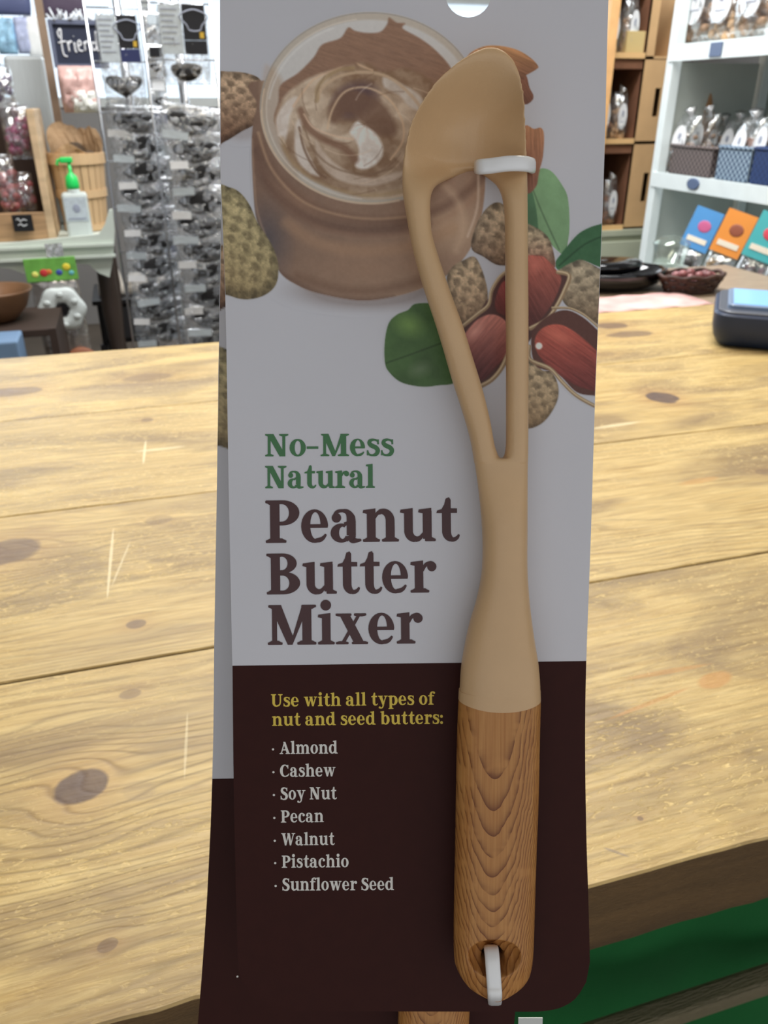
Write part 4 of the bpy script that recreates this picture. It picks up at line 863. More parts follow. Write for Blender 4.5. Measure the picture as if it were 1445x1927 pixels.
ORD = ['topmost', 'second', 'third', 'fourth', 'fifth', 'sixth', 'seventh', 'eighth', 'ninth', 'tenth', 'eleventh']
def lab_(i, n, side): return '%s small clear packet with a black cutter, counted down the %s rack' % ('lowest' if i == n - 1 else ORD[i], side)
rowsA = [1.12 - .062 * i for i in range(10)]; rowsB = [1.12 - .062 * i for i in range(11)]
xa = onY(245, 200, 2.45).x; xb = onY(352, 200, 2.3).x
wire_rack('chrome wire rack of cutter packets, the left one beside the bushel basket', xa, 2.52, 1.45, rowsA, .16)
wire_rack('chrome wire rack of cutter packets, the right one next to the hanging card', xb, 2.37, 1.45, rowsB, .17)
big_packet('large packet with pale and black labels at the top of the left rack', 190, 26, 266, 198, 2.40, .52, 'large cutter packets at the rack tops', m_labelg, m_black)
big_packet('large packet with pale and black labels at the top of the right rack', 302, 6, 390, 160, 2.26, .62, 'large cutter packets at the rack tops', m_labelg, m_black)
for i, z in enumerate(rowsA):
    put_packet((i * 3 + 1) % 4, xa + .012 + random.uniform(-.006, .006), 2.435, z, random.uniform(-.2, .2), random.uniform(-.08, .12), 1.0, lab_(i, 10, 'left'), 'small cutter packets on the left rack')
for i, z in enumerate(rowsB):
    put_packet((i * 3 + 2) % 4, xb + .012 + random.uniform(-.006, .006), 2.285, z, random.uniform(-.2, .2), random.uniform(-.05, .18), 1.05, lab_(i, 11, 'right'), 'small cutter packets on the right rack')
for i in range(8):   # narrow packets that face sideways, between the racks
    x0, x1, z0, z1 = ext(268 + i * 5, 20 + i * 62, 306 + i * 5, 88 + i * 62, 2.5); w, h = x1 - x0, z1 - z0
    r = empty('side_packet', ((x0 + x1) / 2, 2.5 - .012 * (i % 2), z0), 'narrow pale packet between the two wire racks, %s of that column' % ('lowest' if i == 7 else ORD[i]), 'packet', 'edge-on packets between the racks', rz=.25)
    adopt(pillow(w, h * .98, .014, 8, 10, .006, 50 + i).build('bag', film2, None, True), r)
    b_ = MB(); b_.box(-w * .3, w * .32, -.0115, -.0105, h * .62, h * .9); adopt(b_.build('label', (m_labelg, m_black, m_labelw, m_navy)[i % 4]), r)
    c = shape_mb(i % 4, w * .3, .005); c.v = [(x, y - .002, z + h * .35) for x, y, z in c.v]; adopt(c.build('cutter', m_blackm, None, True), r)
# ---- white scalloped table at the left ------------------------------------------------
m_wt = mat('antique_white_paint', (206, 214, 202), .5, var=.04, vscale=9)
def polyY(pts, Y): return [onY(x, y, Y) for x, y in pts]
r = empty('scalloped_table', (-.35, 3.05, 0), 'off-white table with a scalloped apron and raised corner behind the plank table', 'table')
def adw(o, r): o.parent = r; o.matrix_parent_inverse = Matrix.Translation(-Vector(r.location)); return o
b_ = MB(); b_.prism(polyY([(-90, 468), (0, 460), (110, 449), (186, 441), (197, 424), (205, 396), (212, 394), (216, 436), (213, 486), (206, 522), (186, 514), (168, 498), (110, 494), (72, 500), (45, 515), (20, 506), (-40, 500), (-90, 520)], 2.80), (0, .02, 0)); adw(b_.build('apron', m_wt), r)
b_ = MB(); z = onY(110, 455, 2.8).z; xr = onY(213, 450, 2.8).x; b_.box(-.72, xr - .012, 2.83, 3.34, z - .025, z - .004, .004); adw(b_.build('table_top', m_wt), r)
b_ = MB(); b_.box(-.72, xr, 2.785, 2.799, z - .052, z - .044); b_.box(-.72, xr, 2.788, 2.799, z - .018, z - .010); adw(b_.build('moulding', m_wt), r)
for (x, y) in ((-.68, 2.86), (xr - .04, 2.86), (-.68, 3.3), (xr - .04, 3.3)):
    b_ = MB(); b_.lathe([(.022, 0), (.018, .05), (.026, .12), (.017, .3), (.03, .5), (.028, z - .06), (.028, z - .0252)], (x, y, 0), 14); adw(b_.build('leg', mat('dark_leg', (60, 50, 44), .5), None, True), r)
ZT = z - .004
# crate with sweets
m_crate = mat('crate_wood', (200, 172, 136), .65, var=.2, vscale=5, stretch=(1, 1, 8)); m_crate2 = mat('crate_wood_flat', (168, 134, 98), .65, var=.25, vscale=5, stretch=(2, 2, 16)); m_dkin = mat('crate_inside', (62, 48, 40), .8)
x1 = onY(104, 440, 2.87).x; zt = onY(85, 205, 2.87).z
r = empty('wooden_crate', (-.45, 3.0, ZT), 'open pale wooden crate of sweets on the scalloped table', 'crate')
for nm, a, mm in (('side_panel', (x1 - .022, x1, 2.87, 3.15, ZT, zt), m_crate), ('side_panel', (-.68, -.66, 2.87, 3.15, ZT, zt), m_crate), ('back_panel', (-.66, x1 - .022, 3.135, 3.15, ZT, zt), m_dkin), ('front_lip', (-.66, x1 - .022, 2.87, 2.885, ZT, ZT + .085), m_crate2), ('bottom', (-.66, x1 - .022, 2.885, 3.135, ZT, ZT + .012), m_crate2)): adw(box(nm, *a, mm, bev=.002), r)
def sweets(name, label, p0, p1, Y, c, c2, seed, ztb=None):
    x0, x1_, z0, z1 = ext(*p0, *p1, Y); w, h = x1_ - x0, z1 - z0; rr = random.Random(seed)
    r = empty(name, ((x0 + x1_) / 2, Y, z0), label, 'bag', 'bags of sweets in the crate')
    adopt(pillow(w, h, .06, 12, 14, .01, seed).build('bag', film3, None, True), r)
    mb = MB()
    for k in range(26): mb.ball((rr.uniform(-w * .34, w * .34), rr.uniform(-.012, .012), rr.uniform(.02, h * .72)), .013, .011, .013, 8, 5)
    o = adopt(mb.build('sweets', mat(name + '_sweets%d' % seed, c, .4, var=.5, vscale=30), None, True), r); o['kind'] = 'stuff'
    b_ = MB(); b_.tube([(0, 0, h * .93), (0, 0, h * 1.02)], [.012, .02], 8); adopt(b_.build('tied_top', film2, None, True), r)
    return r
sweets('sweet_bag', 'clear bag of magenta sweets in the crate, right of the dark gap', (4, 196), (62, 300), 2.98, (150, 52, 96), 0, 61)
sweets('sweet_bag', 'clear bag of red and pink sweets low in the crate front', (-6, 292), (34, 405), 2.93, (168, 84, 84), 0, 62)
sweets('sweet_bag', 'clear bag of purple sweets at the upper left edge of the crate', (-30, 120), (26, 200), 3.04, (82, 56, 96), 0, 63)
sweets('sweet_bag', 'clear bag of dusky pink sweets beside the crate side panel', (30, 325), (66, 400), 2.96, (150, 82, 84), 0, 64)
def sign(name, label, p0, p1, Y, th, mface, mframe, writing, rest=None):
    x0, x1_, z0, z1 = ext(*p0, *p1, Y); w, h = x1_ - x0, z1 - z0
    r = empty(name, ((x0 + x1_) / 2, Y, z0), label, 'sign')
    b_ = MB(); b_.box(-w / 2, w / 2, 0, th, 0, h, .002); adopt(b_.build('board', mface), r)
    if mframe:
        f = .09 * h; b_ = MB(); b_.box(-w / 2, w / 2, -.008, 0, 0, f); b_.box(-w / 2, w / 2, -.008, 0, h - f, h); b_.box(-w / 2, -w / 2 + f, -.008, 0, f, h - f); b_.box(w / 2 - f, w / 2, -.008, 0, f, h - f); adopt(b_.build('frame', mframe), r)
    mb = MB()
    for st_ in writing: mb.tube([(-w / 2 + x * w, -.0015, z_ * h) for x, z_ in catmull(st_, 4)], .0023 if h > .1 else .0012, 6)
    adopt(mb.build('writing', m_labelw, None, True), r)
    return r
fr = [[(.17, .62), (.15, .74), (.21, .80), (.19, .5), (.20, .28), (.26, .24)], [(.13, .52), (.27, .56)],                       # f
      [(.30, .56), (.31, .34)], [(.31, .48), (.35, .56), (.38, .54)],                                                          # r
      [(.42, .54), (.42, .36), (.45, .34)], [(.42, .66), (.423, .67)],                                                          # i
      [(.48, .46), (.54, .50), (.52, .58), (.48, .52), (.49, .38), (.56, .36)],                                                 # e
      [(.60, .56), (.60, .36)], [(.60, .48), (.65, .57), (.68, .50), (.68, .38), (.70, .36)],                                   # n
      [(.80, .52), (.75, .54), (.73, .44), (.77, .38), (.81, .46), (.83, .78), (.82, .42), (.85, .36)],                         # d
      [(.93, .54), (.89, .54), (.90, .47), (.94, .42), (.90, .36), (.87, .38)]]                                                 # s
sign('chalk_sign', 'framed black chalk sign with white script reading friends, above the basket', (96, 38), (200, 128), 3.05, .012, mat('sign_navy', (36, 42, 62), .6), mat('sign_frame', (92, 98, 118), .6), fr)
sign('price_sign', 'small black price sign clipped to the crate lip', (24, 404), (62, 436), 2.855, .004, m_black, None, [[(.2, .7), (.3, .78), (.4, .62), (.55, .72), (.72, .66)], [(.25, .38), (.4, .46), (.5, .34), (.7, .42)]])
# upright post and pale board behind the crate
x0, x1_, z0, z1 = ext(82, 20, 104, 200, 3.0)
r = empty('display_post', (onY(97, 150, 3.2).x, 3.2, 0), 'slim weathered wooden post beside the chalk sign', 'post'); o = box('shaft', -.012, .012, 3.0 - 3.02, .01, ZT - .0, 1.45, mat('weathered_post', (146, 124, 104), .8, var=.2, vscale=8)); adopt(o, r)
x0, x1_, z0, z1 = ext(14, 104, 88, 205, 3.25); b_ = MB(); b_.box(x0, x1_, 3.25, 3.33, ZT, z1, .012); o = b_.build('pale_container', mat('pale_container', (186, 192, 192), .4, var=.08, vscale=20, stretch=(30, 1, 1))); relocate(o, ((x0 + x1_) / 2, 3.29, ZT)); tag(o, 'tall pale grey fluted container behind the crate', 'container')
# bags under the sign
x0, x1_, z0, z1 = ext(112, 124, 185, 212, 3.0)
r = empty('snack_bag', ((x0 + x1_) / 2, 3.0, z0), 'crumpled white and pink bag under the chalk sign', 'bag'); w, h = x1_ - x0, z1 - z0
adopt(pillow(w, h, .05, 14, 12, .012, 70).build('bag', mat('pink_foil', (206, 168, 160), .35, var=.2, vscale=18), None, True), r)
c = pillow(w * .7, h * .55, .06, 10, 8, .014, 71); c.v = [(x + w * .1, y - .006, z) for x, y, z in c.v]; adopt(c.build('tissue', mat('white_tissue', (222, 222, 214), .6, bump=.003), None, True), r)
# bushel basket with brown paper
def staves(cx, cy, z0, r0, r1, h):
    r = empty('bushel_basket', (cx, cy, z0), 'bushel basket of pale wood lined with brown paper on the scalloped table', 'basket')
    mB = mat('basket_wood', (200, 168, 128), .6, var=.12, vscale=12, stretch=(1, 1, .2))
    for k in range(22):
        a0_, a1_ = 2 * math.pi * (k + .06) / 22, 2 * math.pi * (k + .94) / 22; v = []
        for rr_, zz in ((r0, 0), ((r0 + r1) / 2 * 1.01, h / 2), (r1, h)):
            for a in (a0_, a1_):
                v += [(rr_ * math.cos(a), rr_ * math.sin(a), zz), ((rr_ - .004) * math.cos(a), (rr_ - .004) * math.sin(a), zz)]
        f = []
        for l in range(2):
            b0 = l * 4; f += [(b0, b0 + 2, b0 + 6, b0 + 4), (b0 + 1, b0 + 5, b0 + 7, b0 + 3), (b0, b0 + 4, b0 + 5, b0 + 1), (b0 + 2, b0 + 3, b0 + 7, b0 + 6)]
        f += [(0, 1, 3, 2), (8, 10, 11, 9)]
        adopt(mk('stave', v, f, mB), r)
    for zz, hh in ((h * .86, h * .13), (h * .44, h * .10), (0.004, h * .08)):
        rr_ = r0 + (r1 - r0) * (zz + hh / 2) / h + .004; b_ = MB(); n = 40
        v = []
        for k in range(n):
            a = 2 * math.pi * k / n
            for q, zq in ((rr_, zz), (rr_, zz + hh), (rr_ - .0035, zz + hh), (rr_ - .0035, zz)): v.append((q * math.cos(a), q * math.sin(a), zq))
        f = [(k * 4 + j, ((k + 1) % n) * 4 + j, ((k + 1) % n) * 4 + (j + 1) % 4, k * 4 + (j + 1) % 4) for k in range(n) for j in range(4)]
        adopt(mk('hoop', v, f, mB), r)
    b_ = MB(); b_.lathe([(r0 - .005, .002), (r0 - .005, .008)], (0, 0, 0), 30); adopt(b_.build('bottom', mB), r)
    # paper: a crumpled collar rising out of the basket
    n = 40; v = []; f = []; rr = random.Random(5)
    for j in range(7):
        t = j / 6
        for k in range(n):
            a = 2 * math.pi * k / n; rad = (r1 - .012) * (.80 + .28 * t) * (1 + .09 * t * math.sin(5 * a + 1) + rr.uniform(-.035, .035)); zz = h * (.70 + .32 * t) + h * .36 * t * (max(0, math.sin(a)) + .25 * math.sin(3 * a + .5)) + rr.uniform(-.004, .004)
            v.append((rad * math.cos(a), rad * math.sin(a), zz))
    for j in range(6):
        for k in range(n): f.append((j * n + k, j * n + (k + 1) % n, (j + 1) * n + (k + 1) % n, (j + 1) * n + k))
    f.append(tuple(range(n)))
    o = adopt(mk('brown_paper', v, f, mat('kraft_paper', (186, 154, 118), .8, var=.12, vscale=14, bump=.003), None, False), r); sm = o.modifiers.new('s', 'SOLIDIFY'); sm.thickness = .001
    for (x, y, zz, s_) in ((-.03, -.03, .93, .034), (.045, -.02, .92, .03), (.0, .04, 1.0, .035)):
        b_ = MB(); b_.ball((x, y, h * zz), s_, s_ * .9, s_ * .8, 14, 9, .03); adopt(b_.build('bundle', mat('dark_bundle', (92, 74, 56), .7, var=.3, vscale=30), None, True), r)
    return r
xl, xr_, z0, z1 = ext(94, 288, 203, 408, 3.02); staves((xl + xr_) / 2, 3.09, ZT, (xr_ - xl) * .38, (xr_ - xl) * .5, z1 - ZT)
# pump bottle
x0, x1_, z0, z1 = ext(120, 358, 168, 440, 2.88); cx = (x0 + x1_) / 2; R_ = (x1_ - x0) / 2; hb = onY(140, 356, 2.88).z - ZT
r = empty('pump_bottle', (cx, 2.90, ZT), 'clear square bottle with pale label and bright green pump on the scalloped table', 'bottle')
b_ = MB(); b_.box(-R_, R_, -R_ * .7, R_ * .7, 0, hb * .93, .01); adopt(b_.build('body', mat('bottle_plastic', (204, 212, 208), .25, spec=.6, var=.05)), r)
b_ = MB(); b_.box(-R_ * .86, R_ * .86, -R_ * .7 - .0012, -R_ * .7 - .0002, hb * .36, hb * .84); adopt(b_.build('label', m_labelg), r)
b_ = MB(); b_.ball((.002, -R_ * .7 - .001, hb * .62), .012, .0016, .014, 12, 8); b_.box(-R_ * .7, R_ * .7, -R_ * .7 - .002, -R_ * .7 - .0012, hb * .40, hb * .43); adopt(b_.build('label_print', m_emb), r)
b_ = MB(); b_.lathe([(.020, hb * .92), (.020, hb * .96), (.017, hb), (.014, hb + .005)], (0, 0, 0), 20); adopt(b_.build('neck', mat('bottle_plastic', 0), None, True), r)
mg = mat('green_pump', (40, 208, 96), .35); b_ = MB(); b_.lathe([(.019, hb), (.021, hb + .01), (.018, hb + .035), (.008, hb + .045), (.005, hb + .05), (.005, hb + .075)], (0, 0, 0), 20); adopt(b_.build('pump_collar', mg, None, True), r)
b_ = MB(); b_.box(-.026, .012, -.009, .009, hb + .075, hb + .092, .004); b_.tube([(-.02, 0, hb + .084), (-.032, 0, hb + .083), (-.036, 0, hb + .070)], .0045, 8); adopt(b_.build('pump_head', mg, None, False), r)
# header bag hanging from the table
Yb = 2.735
x0, x1_, z0, z1 = ext(66, 484, 160, 662, Yb); w = x1_ - x0; h = z1 - z0 + .05
r = empty('toy_cutter_bag', ((x0 + x1_) / 2 + .0, Yb, z1 - h), 'hanging clear bag with green header and white flower-shaped cutter, below the scalloped table', 'bag'); r.rotation_euler = (0, -.02, 0)
adopt(pillow(w * .98, h * .82, .03, 14, 16, .006, 80).build('bag', plastic_film('grey_film', (205, 200, 196), .35, .25, 22), None, True), r)
b_ = MB(); b_.box(-w * .52, w * .50, -.006, .004, h * .80, h, .001); adopt(b_.build('header', mat('header_green', (112, 176, 78), .5, var=.2, vscale=30)), r)
for k, (c, xx, zz, s_) in enumerate((((206, 62, 62), -.16, .875, .013), ((236, 214, 70), .30, .915, .012), ((66, 84, 168), .14, .87, .010), ((234, 232, 120), -.34, .865, .010), ((222, 120, 60), -.06, .88, .009), ((110, 190, 200), .38, .86, .008))):
    b_ = MB(); b_.ball((w * xx, -.006, h * zz), s_, .002, s_ * .9, 12, 6); adopt(b_.build('printed_dot', mat('dot%d' % k, c, .5), None, True), r)
mw = mat('cutter_white', (214, 222, 220), .35, bump=.001, bscale=60); b_ = MB(); cz = onY(120, 578, Yb).z - (z1 - h); cx = onY(121, 578, Yb).x - r.location.x
b_.lathe([(.050, 0), (.066, .006), (.070, .016), (.060, .024), (.026, .024), (.020, .018), (.018, 0)], (0, 0, 0), 40); b_.v = [(cx + x * (1 + .05 * math.cos(6 * math.atan2(y, x))), -.016 - z, cz + y * (1 + .05 * math.cos(6 * math.atan2(y, x)))) for x, y, z in b_.v]
adopt(b_.build('flower_cutter', mw, None, True), r)
b_ = MB(); P5 = [(cx + .021 * math.cos(1.57 + 1.2566 * k), -.036, cz + .021 * math.sin(1.57 + 1.2566 * k)) for k in range(5)]; b_.prism(P5, (0, -.006, 0)); adopt(b_.build('black_centre', m_black), r)
for k in range(6):
    a = 1.57 + math.pi / 3 * k; b_ = MB(); b_.ball((cx + .047 * math.cos(a), -.041, cz + .047 * math.sin(a)), .011, .004, .009, 10, 6); adopt(b_.build('petal_stud', mw, None, True), r)
b_ = MB(); b_.ball((cx + .028, -.02, .01), .055, .018, .055, 20, 12); adopt(b_.build('brown_disc', mat('terracotta', (150, 92, 62), .6, var=.1), None, True), r)
b_ = MB(); b_.box(-.006, w * .30, -.003, -.001, h * .99, h * 1.12); adopt(b_.build('tape', film2), r)
# ---- low dark shelf with bowl at lower left
r = empty('low_shelf', (-.45, 2.65, 0), 'dark low shelf in shadow under the scalloped table', 'shelf')
zz = onY(10, 612, 2.5).z
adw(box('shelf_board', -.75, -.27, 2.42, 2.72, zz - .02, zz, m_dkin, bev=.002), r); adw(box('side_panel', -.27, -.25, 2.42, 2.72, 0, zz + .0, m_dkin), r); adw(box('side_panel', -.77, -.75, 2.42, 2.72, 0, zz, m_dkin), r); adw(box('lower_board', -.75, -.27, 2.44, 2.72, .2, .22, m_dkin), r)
c = onY(0, 612, 2.56); b_ = MB(); b_.lathe([(.03, 0), (.05, .004), (.085, .04), (.105, .085), (.108, .092), (.102, .090), (.08, .045), (.04, .012)], (0, 0, 0), 32); o = b_.build('wooden_bowl', mat('bowl_wood', (120, 88, 62), .4, var=.25, vscale=12), None, True); o.location = (c.x - .0, 2.56, zz); tag(o, 'brown wooden bowl on the dark low shelf at the left edge', 'bowl')
b_ = MB(); x0, x1_, z0, z1 = ext(-30, 640, 38, 672, 2.3); b_.box(x0, x1_, 2.28, 2.4, .0, z1, .006); o = b_.build('blue_bin', mat('pale_blue_plastic', (120, 148, 180), .4)); relocate(o, ((x0 + x1_) / 2, 2.34, 0)); tag(o, 'pale blue bin just showing above the plank table at the left edge', 'bin')
# ---- black side table with white bags
r = empty('black_side_table', (.02, 3.55, 0), 'black side table with a drawer behind the wire racks', 'table')
zt = onY(250, 562, 3.38).z; x0 = onY(178, 600, 3.38).x; x1_ = onY(352, 600, 3.38).x
adw(box('table_top', x0, x1_, 3.38, 3.72, zt - .02, zt, m_black, bev=.003), r); adw(box('drawer', x0 + .03, x1_ - .03, 3.39, 3.405, zt - .16, zt - .03, m_blackm, bev=.003), r); adw(box('case', x0 + .015, x1_ - .015, 3.406, 3.70, zt - .18, zt - .02, m_blackm), r)
for (x, y) in ((x0 + .02, 3.40), (x1_ - .02, 3.40), (x0 + .02, 3.69), (x1_ - .02, 3.69)): adw(box('leg', x - .015, x + .015, y - .013, y + .013, 0, zt - .18, m_black), r)
b_ = MB(); b_.ball(((x0 + x1_) / 2, 3.375, zt - .09), .012, .010, .012); adw(b_.build('knob', m_chrome, None, True), r)
for k, (a, c) in enumerate(((180, 236), (238, 284), (286, 326))):
    x0, x1_, z0, z1 = ext(a, 508 + 6 * k, c, 563, 3.44); w, h = x1_ - x0, z1 - zt
    r = empty('paper_pouch', ((x0 + x1_) / 2, 3.46, zt), ('white paper pouch on the black side table, leftmost of three', 'white paper pouch in the middle of the three on the black side table', 'white paper pouch on the black side table, nearest the right rack')[k], 'pouch', 'white pouches on the black side table')
    pl = pillow(w, h, .05, 10, 10, .006, 90 + k); pl.v = [(x * (1 - .3 * z_ / h), y, z_) for x, y, z_ in pl.v]; adopt(pl.build('pouch', mat('pouch_white', (216, 208, 196), .6), None, True), r)
    b_ = MB(); b_.box(-w * .22, w * .22, -.0275, -.026, h * .36, h * .44); adopt(b_.build('print', mat('pouch_print', (96, 90, 84), .6)), r)
# ---- things hanging high at the left edge, in front of the window
def hang(name, label, cat, p0, p1, Y, m, crump=.004, group=None):
    x0, x1_, z0, z1 = ext(*p0, *p1, Y); w, h = x1_ - x0, z1 - z0; o = pillow(w, h, .02, 8, 10, crump, int(p0[0]) + 5).build(name, m, None, True); o.location = ((x0 + x1_) / 2, Y, z0); return tag(o, label, cat, group)
rail = MB(); rail.tube([(-.75, 3.4, 1.62), (.1, 3.4, 1.62)], .006, 8); rail.tube([(-.70, 3.4, 1.62), (-.70, 3.4, 2.7)], .003, 6); rail.tube([(.05, 3.4, 1.62), (.05, 3.4, 2.7)], .003, 6); o = rail.build('hanging_rail', m_chrome, None, True); tag(o, 'thin chrome rail hung from the ceiling above the left display', 'rail')
def hang2(name, label, cat, p0, p1, m, crump=.004, group=None):
    """hangs from the rail: a strip from the rail and the thing itself"""
    Y = 3.385 - random.uniform(0, .02); x0, x1_, z0, z1 = ext(*p0, *p1, Y); w, h = x1_ - x0, z1 - z0
    r = empty(name, ((x0 + x1_) / 2, Y, z0), label, cat, group); adopt(pillow(w, h, .018, 8, 10, crump, int(p0[0]) + 9).build('body', m, None, True), r)
    b_ = MB(); b_.tube([(0, 0, h - .01), (0, .004, 1.628 - z0)], .0012, 6); adopt(b_.build('cord', m_chrome, None, True), r)
hang2('hanging_board', 'dark blue hanging panel at the top left corner', 'panel', (-40, -60), (54, 28), mat('dusk_blue', (84, 92, 128), .5))
hang2('hanging_board', 'dark plum hanging panel above the chalk sign', 'panel', (66, -60), (158, 34), mat('plum', (78, 66, 84), .6))
hang2('hanging_packet', 'blue and white printed packet hanging at the far left edge', 'packet', (-8, 34), (30, 102), mat('blue_white', (150, 192, 222), .4, var=.45, vscale=45), .006)
hang2('hanging_packet', 'pale lilac packet hanging left of the white sheet', 'packet', (29, 32), (58, 101), mat('lilac', (178, 186, 214), .4, var=.25, vscale=30), .006)
hang2('hanging_sheet', 'narrow white sheet hanging left of the wooden post', 'sheet', (49, 30), (80, 110), mat('sheet_white', (236, 238, 236), .5), .003)
# frosted twigs over the sign
mb = MB(); Y = 3.04; rr = random.Random(3); p0 = onY(96, 38, Y); p1 = onY(182, 38, Y)
for k in range(26):
    a = p0.lerp(p1, k / 25); q = a + Vector((rr.uniform(-.02, .02), rr.uniform(-.01, .02), rr.uniform(.006, .030))); a = a + Vector((0, .006, 0)); mb.tube([a, a.lerp(q, .5) + Vector((rr.uniform(-.004, .004), 0, 0)), q], [.003, .004, .002], 5); mb.ball(q, .003, n=6, m=4)
o = mb.build('frosted_garland', mat('frost', (232, 238, 244), .4), None, True); relocate(o, (p0 + p1) / 2); tag(o, 'white frosted garland along the top of the chalk sign', 'garland')
# ================================================================== right side: white shelf unit
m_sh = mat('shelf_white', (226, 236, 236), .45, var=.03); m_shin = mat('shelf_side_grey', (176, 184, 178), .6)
XS, YS0, YS1, XD = 1.75, 1.30, 2.60, 2.15
r = empty('white_shelf_unit', ((XS + XD) / 2, 1.95, 0), 'white painted shelf unit full of bagged nuts at the right', 'shelf')
for (a, c) in ((XS, YS1), (XS, YS0), (XD - .04, YS1), (XD - .04, YS0)): adw(box('post', a, a + .035, c - .018, c + .018, 0, 1.72, m_sh, bev=.002), r)
for zt, nm in ((1.287, 'shelf_board'), (.909, 'shelf_board'), (.58, 'shelf_board'), (.2, 'shelf_board')): adw(box(nm, XS + .036, XD, YS0 - .01, YS1 + .01, zt - .02, zt, m_sh), r); adw(box('shelf_front', XS - .004, XS + .0, YS0 - .018, YS1 + .004, zt - .046, zt + .002, m_sh, bev=.001), r)
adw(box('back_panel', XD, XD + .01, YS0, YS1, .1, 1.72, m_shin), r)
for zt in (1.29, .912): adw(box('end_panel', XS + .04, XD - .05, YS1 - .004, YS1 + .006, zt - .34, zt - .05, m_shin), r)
b_ = MB(); b_.prism([(XS + .12, YS1 - .014, .915), (XS + .26, YS1 - .014, .915), (XS + .17, YS1 - .014, 1.15)], (0, .008, 0)); adw(b_.build('gusset', mat('gusset_brown', (160, 120, 84), .6)), r)
mt = mat('slate_tag', (88, 104, 134), .5); 
q = onX(1346, 93, XS - .008); b_ = MB(); b_.box(XS - .008, XS - .0045, q.y - .028, q.y + .028, q.z - .019, q.z + .019, .001); adw(b_.build('square_tag', mt), r)
q = onX(1303, 346, XS - .008); b_ = MB(); b_.lathe([(.024, 0), (.024, .0034), (.02, .0044)], (0, 0, 0), 24, 1.0, .72); b_.v = [(XS - .0045 - z_, q.y + x * 1.3, q.z + y) for x, y, z_ in b_.v]; adw(b_.build('oval_tag', mt), r)
def nut_bag(kind, w, h, seed):
    r = empty('nut_bag', (0, 0, 0)); rr = random.Random(seed)
    adopt(pillow(w, h, .07, 12, 14, .010, seed).build('bag', film3, None, True), r)
    mb = MB()
    for k in range(46): mb.ball((rr.uniform(-w * .38, w * .38), rr.uniform(-.022, .018), rr.uniform(.012, h * .62)), rr.uniform(.010, .016), .010, rr.uniform(.009, .014), 7, 5, .1)
    o = adopt(mb.build('nuts', mat('nuts%d' % kind, ((168, 132, 100), (142, 96, 74), (196, 160, 120))[kind], .6, var=.45, vscale=60), None, True), r); o['kind'] = 'stuff'
    b_ = MB(); n = 26; ptl = [(w * .27 * math.cos(a), h * .50 + h * .27 * math.sin(a)) for a in np.linspace(0, 2 * math.pi, n + 1)[:-1]]
    b_.prism([(x, -.037, z_) for x, z_ in ptl], (0, -.002, 0)); adopt(b_.build('oval_label', m_labelw), r)
    b_ = MB(); b_.ball((0, -.0395, h * .56), w * .07, .0012, h * .07, 10, 6); b_.box(-w * .15, w * .15, -.0402, -.0391, h * .385, h * .40); adopt(b_.build('label_emblem', m_emb), r)
    b_ = MB(); b_.tube([(0, 0, h * .9), (0, 0, h * .97), (rr.uniform(-.01, .01), -.01, h * 1.1)], [.014, .008, .026], 8); adopt(b_.build('tied_top', film2, None, True), r)
    return r
nb = [nut_bag(0, .125, .20, 101), nut_bag(1, .125, .19, 102), nut_bag(2, .12, .18, 103)]; nbu = [False] * 3
def put_nut(k, p, rz, sc, label, group, ry=0, rx=0, sx=1):
    if nbu[k]: o = copy_tree(nb[k])
    else: o = nb[k]; nbu[k] = True
    o.location = p; o.rotation_euler = (rx, ry, rz); o.scale = (sc * sx, sc, sc); tag(o, label, 'bag', group)
FX = -math.pi / 2 + .12
ordn = ['first', 'second', 'third', 'fourth', 'fifth', 'sixth']
for i, px in enumerate((1318, 1368, 1421)):
    q = onX(px, 78, XS + .09); put_nut((0, 2, 0)[i], (XS + .09, q.y, 1.287), FX, 1.22, '%s nut bag from the post on the upper white shelf' % ordn[i], 'nut bags on the upper white shelf')
# woven baskets on the second shelf with bags in them
def woven(label, y, w, d, h, c, c2, nm):
    m = bpy.data.materials.new(nm); m.use_nodes = True; N = m.node_tree.nodes; L = m.node_tree.links; tcx = N.new('ShaderNodeTexCoord'); ck = N.new('ShaderNodeTexChecker'); ck.inputs['Scale'].default_value = 95; ck.inputs['Color1'].default_value = lin(c) + (1,); ck.inputs['Color2'].default_value = lin(c2) + (1,)
    L.new(tcx.outputs['Object'], ck.inputs[0]); L.new(ck.outputs[0], N['Principled BSDF'].inputs['Base Color']); bp = N.new('ShaderNodeBump'); bp.inputs['Distance'].default_value = .002; L.new(ck.outputs[1], bp.inputs['Height']); L.new(bp.outputs[0], N['Principled BSDF'].inputs['Normal'])
    r = empty('woven_basket', (XS + .03 + d / 2, y, .909), label, 'basket', 'woven baskets on the second shelf')
    t = .008
    for nm_, a in (('front', (-d / 2, -d / 2 + t, -w / 2, w / 2, 0, h)), ('back', (d / 2 - t, d / 2, -w / 2, w / 2, 0, h)), ('side', (-d / 2 + t, d / 2 - t, -w / 2, -w / 2 + t, 0, h)), ('side', (-d / 2 + t, d / 2 - t, w / 2 - t, w / 2, 0, h)), ('bottom', (-d / 2 + t, d / 2 - t, -w / 2 + t, w / 2 - t, 0, .006))): adopt(box(nm_, *a, m), r)
    b_ = MB(); b_.tube([(-d / 2, -w / 2, h), (d / 2, -w / 2, h), (d / 2, w / 2, h), (-d / 2, w / 2, h)], .006, 8, True); adopt(b_.build('rim', m, None, True), r)
woven('brown-grey woven basket nearest the shelf post', onX(1298, 305, XS + .03).y, .22, .26, .085, (120, 108, 104), (70, 60, 60), 'weave_brown')
woven('slate-blue and white woven basket in the middle of the second shelf', onX(1380, 305, XS + .03).y, .15, .26, .092, (150, 170, 186), (58, 78, 104), 'weave_blue')
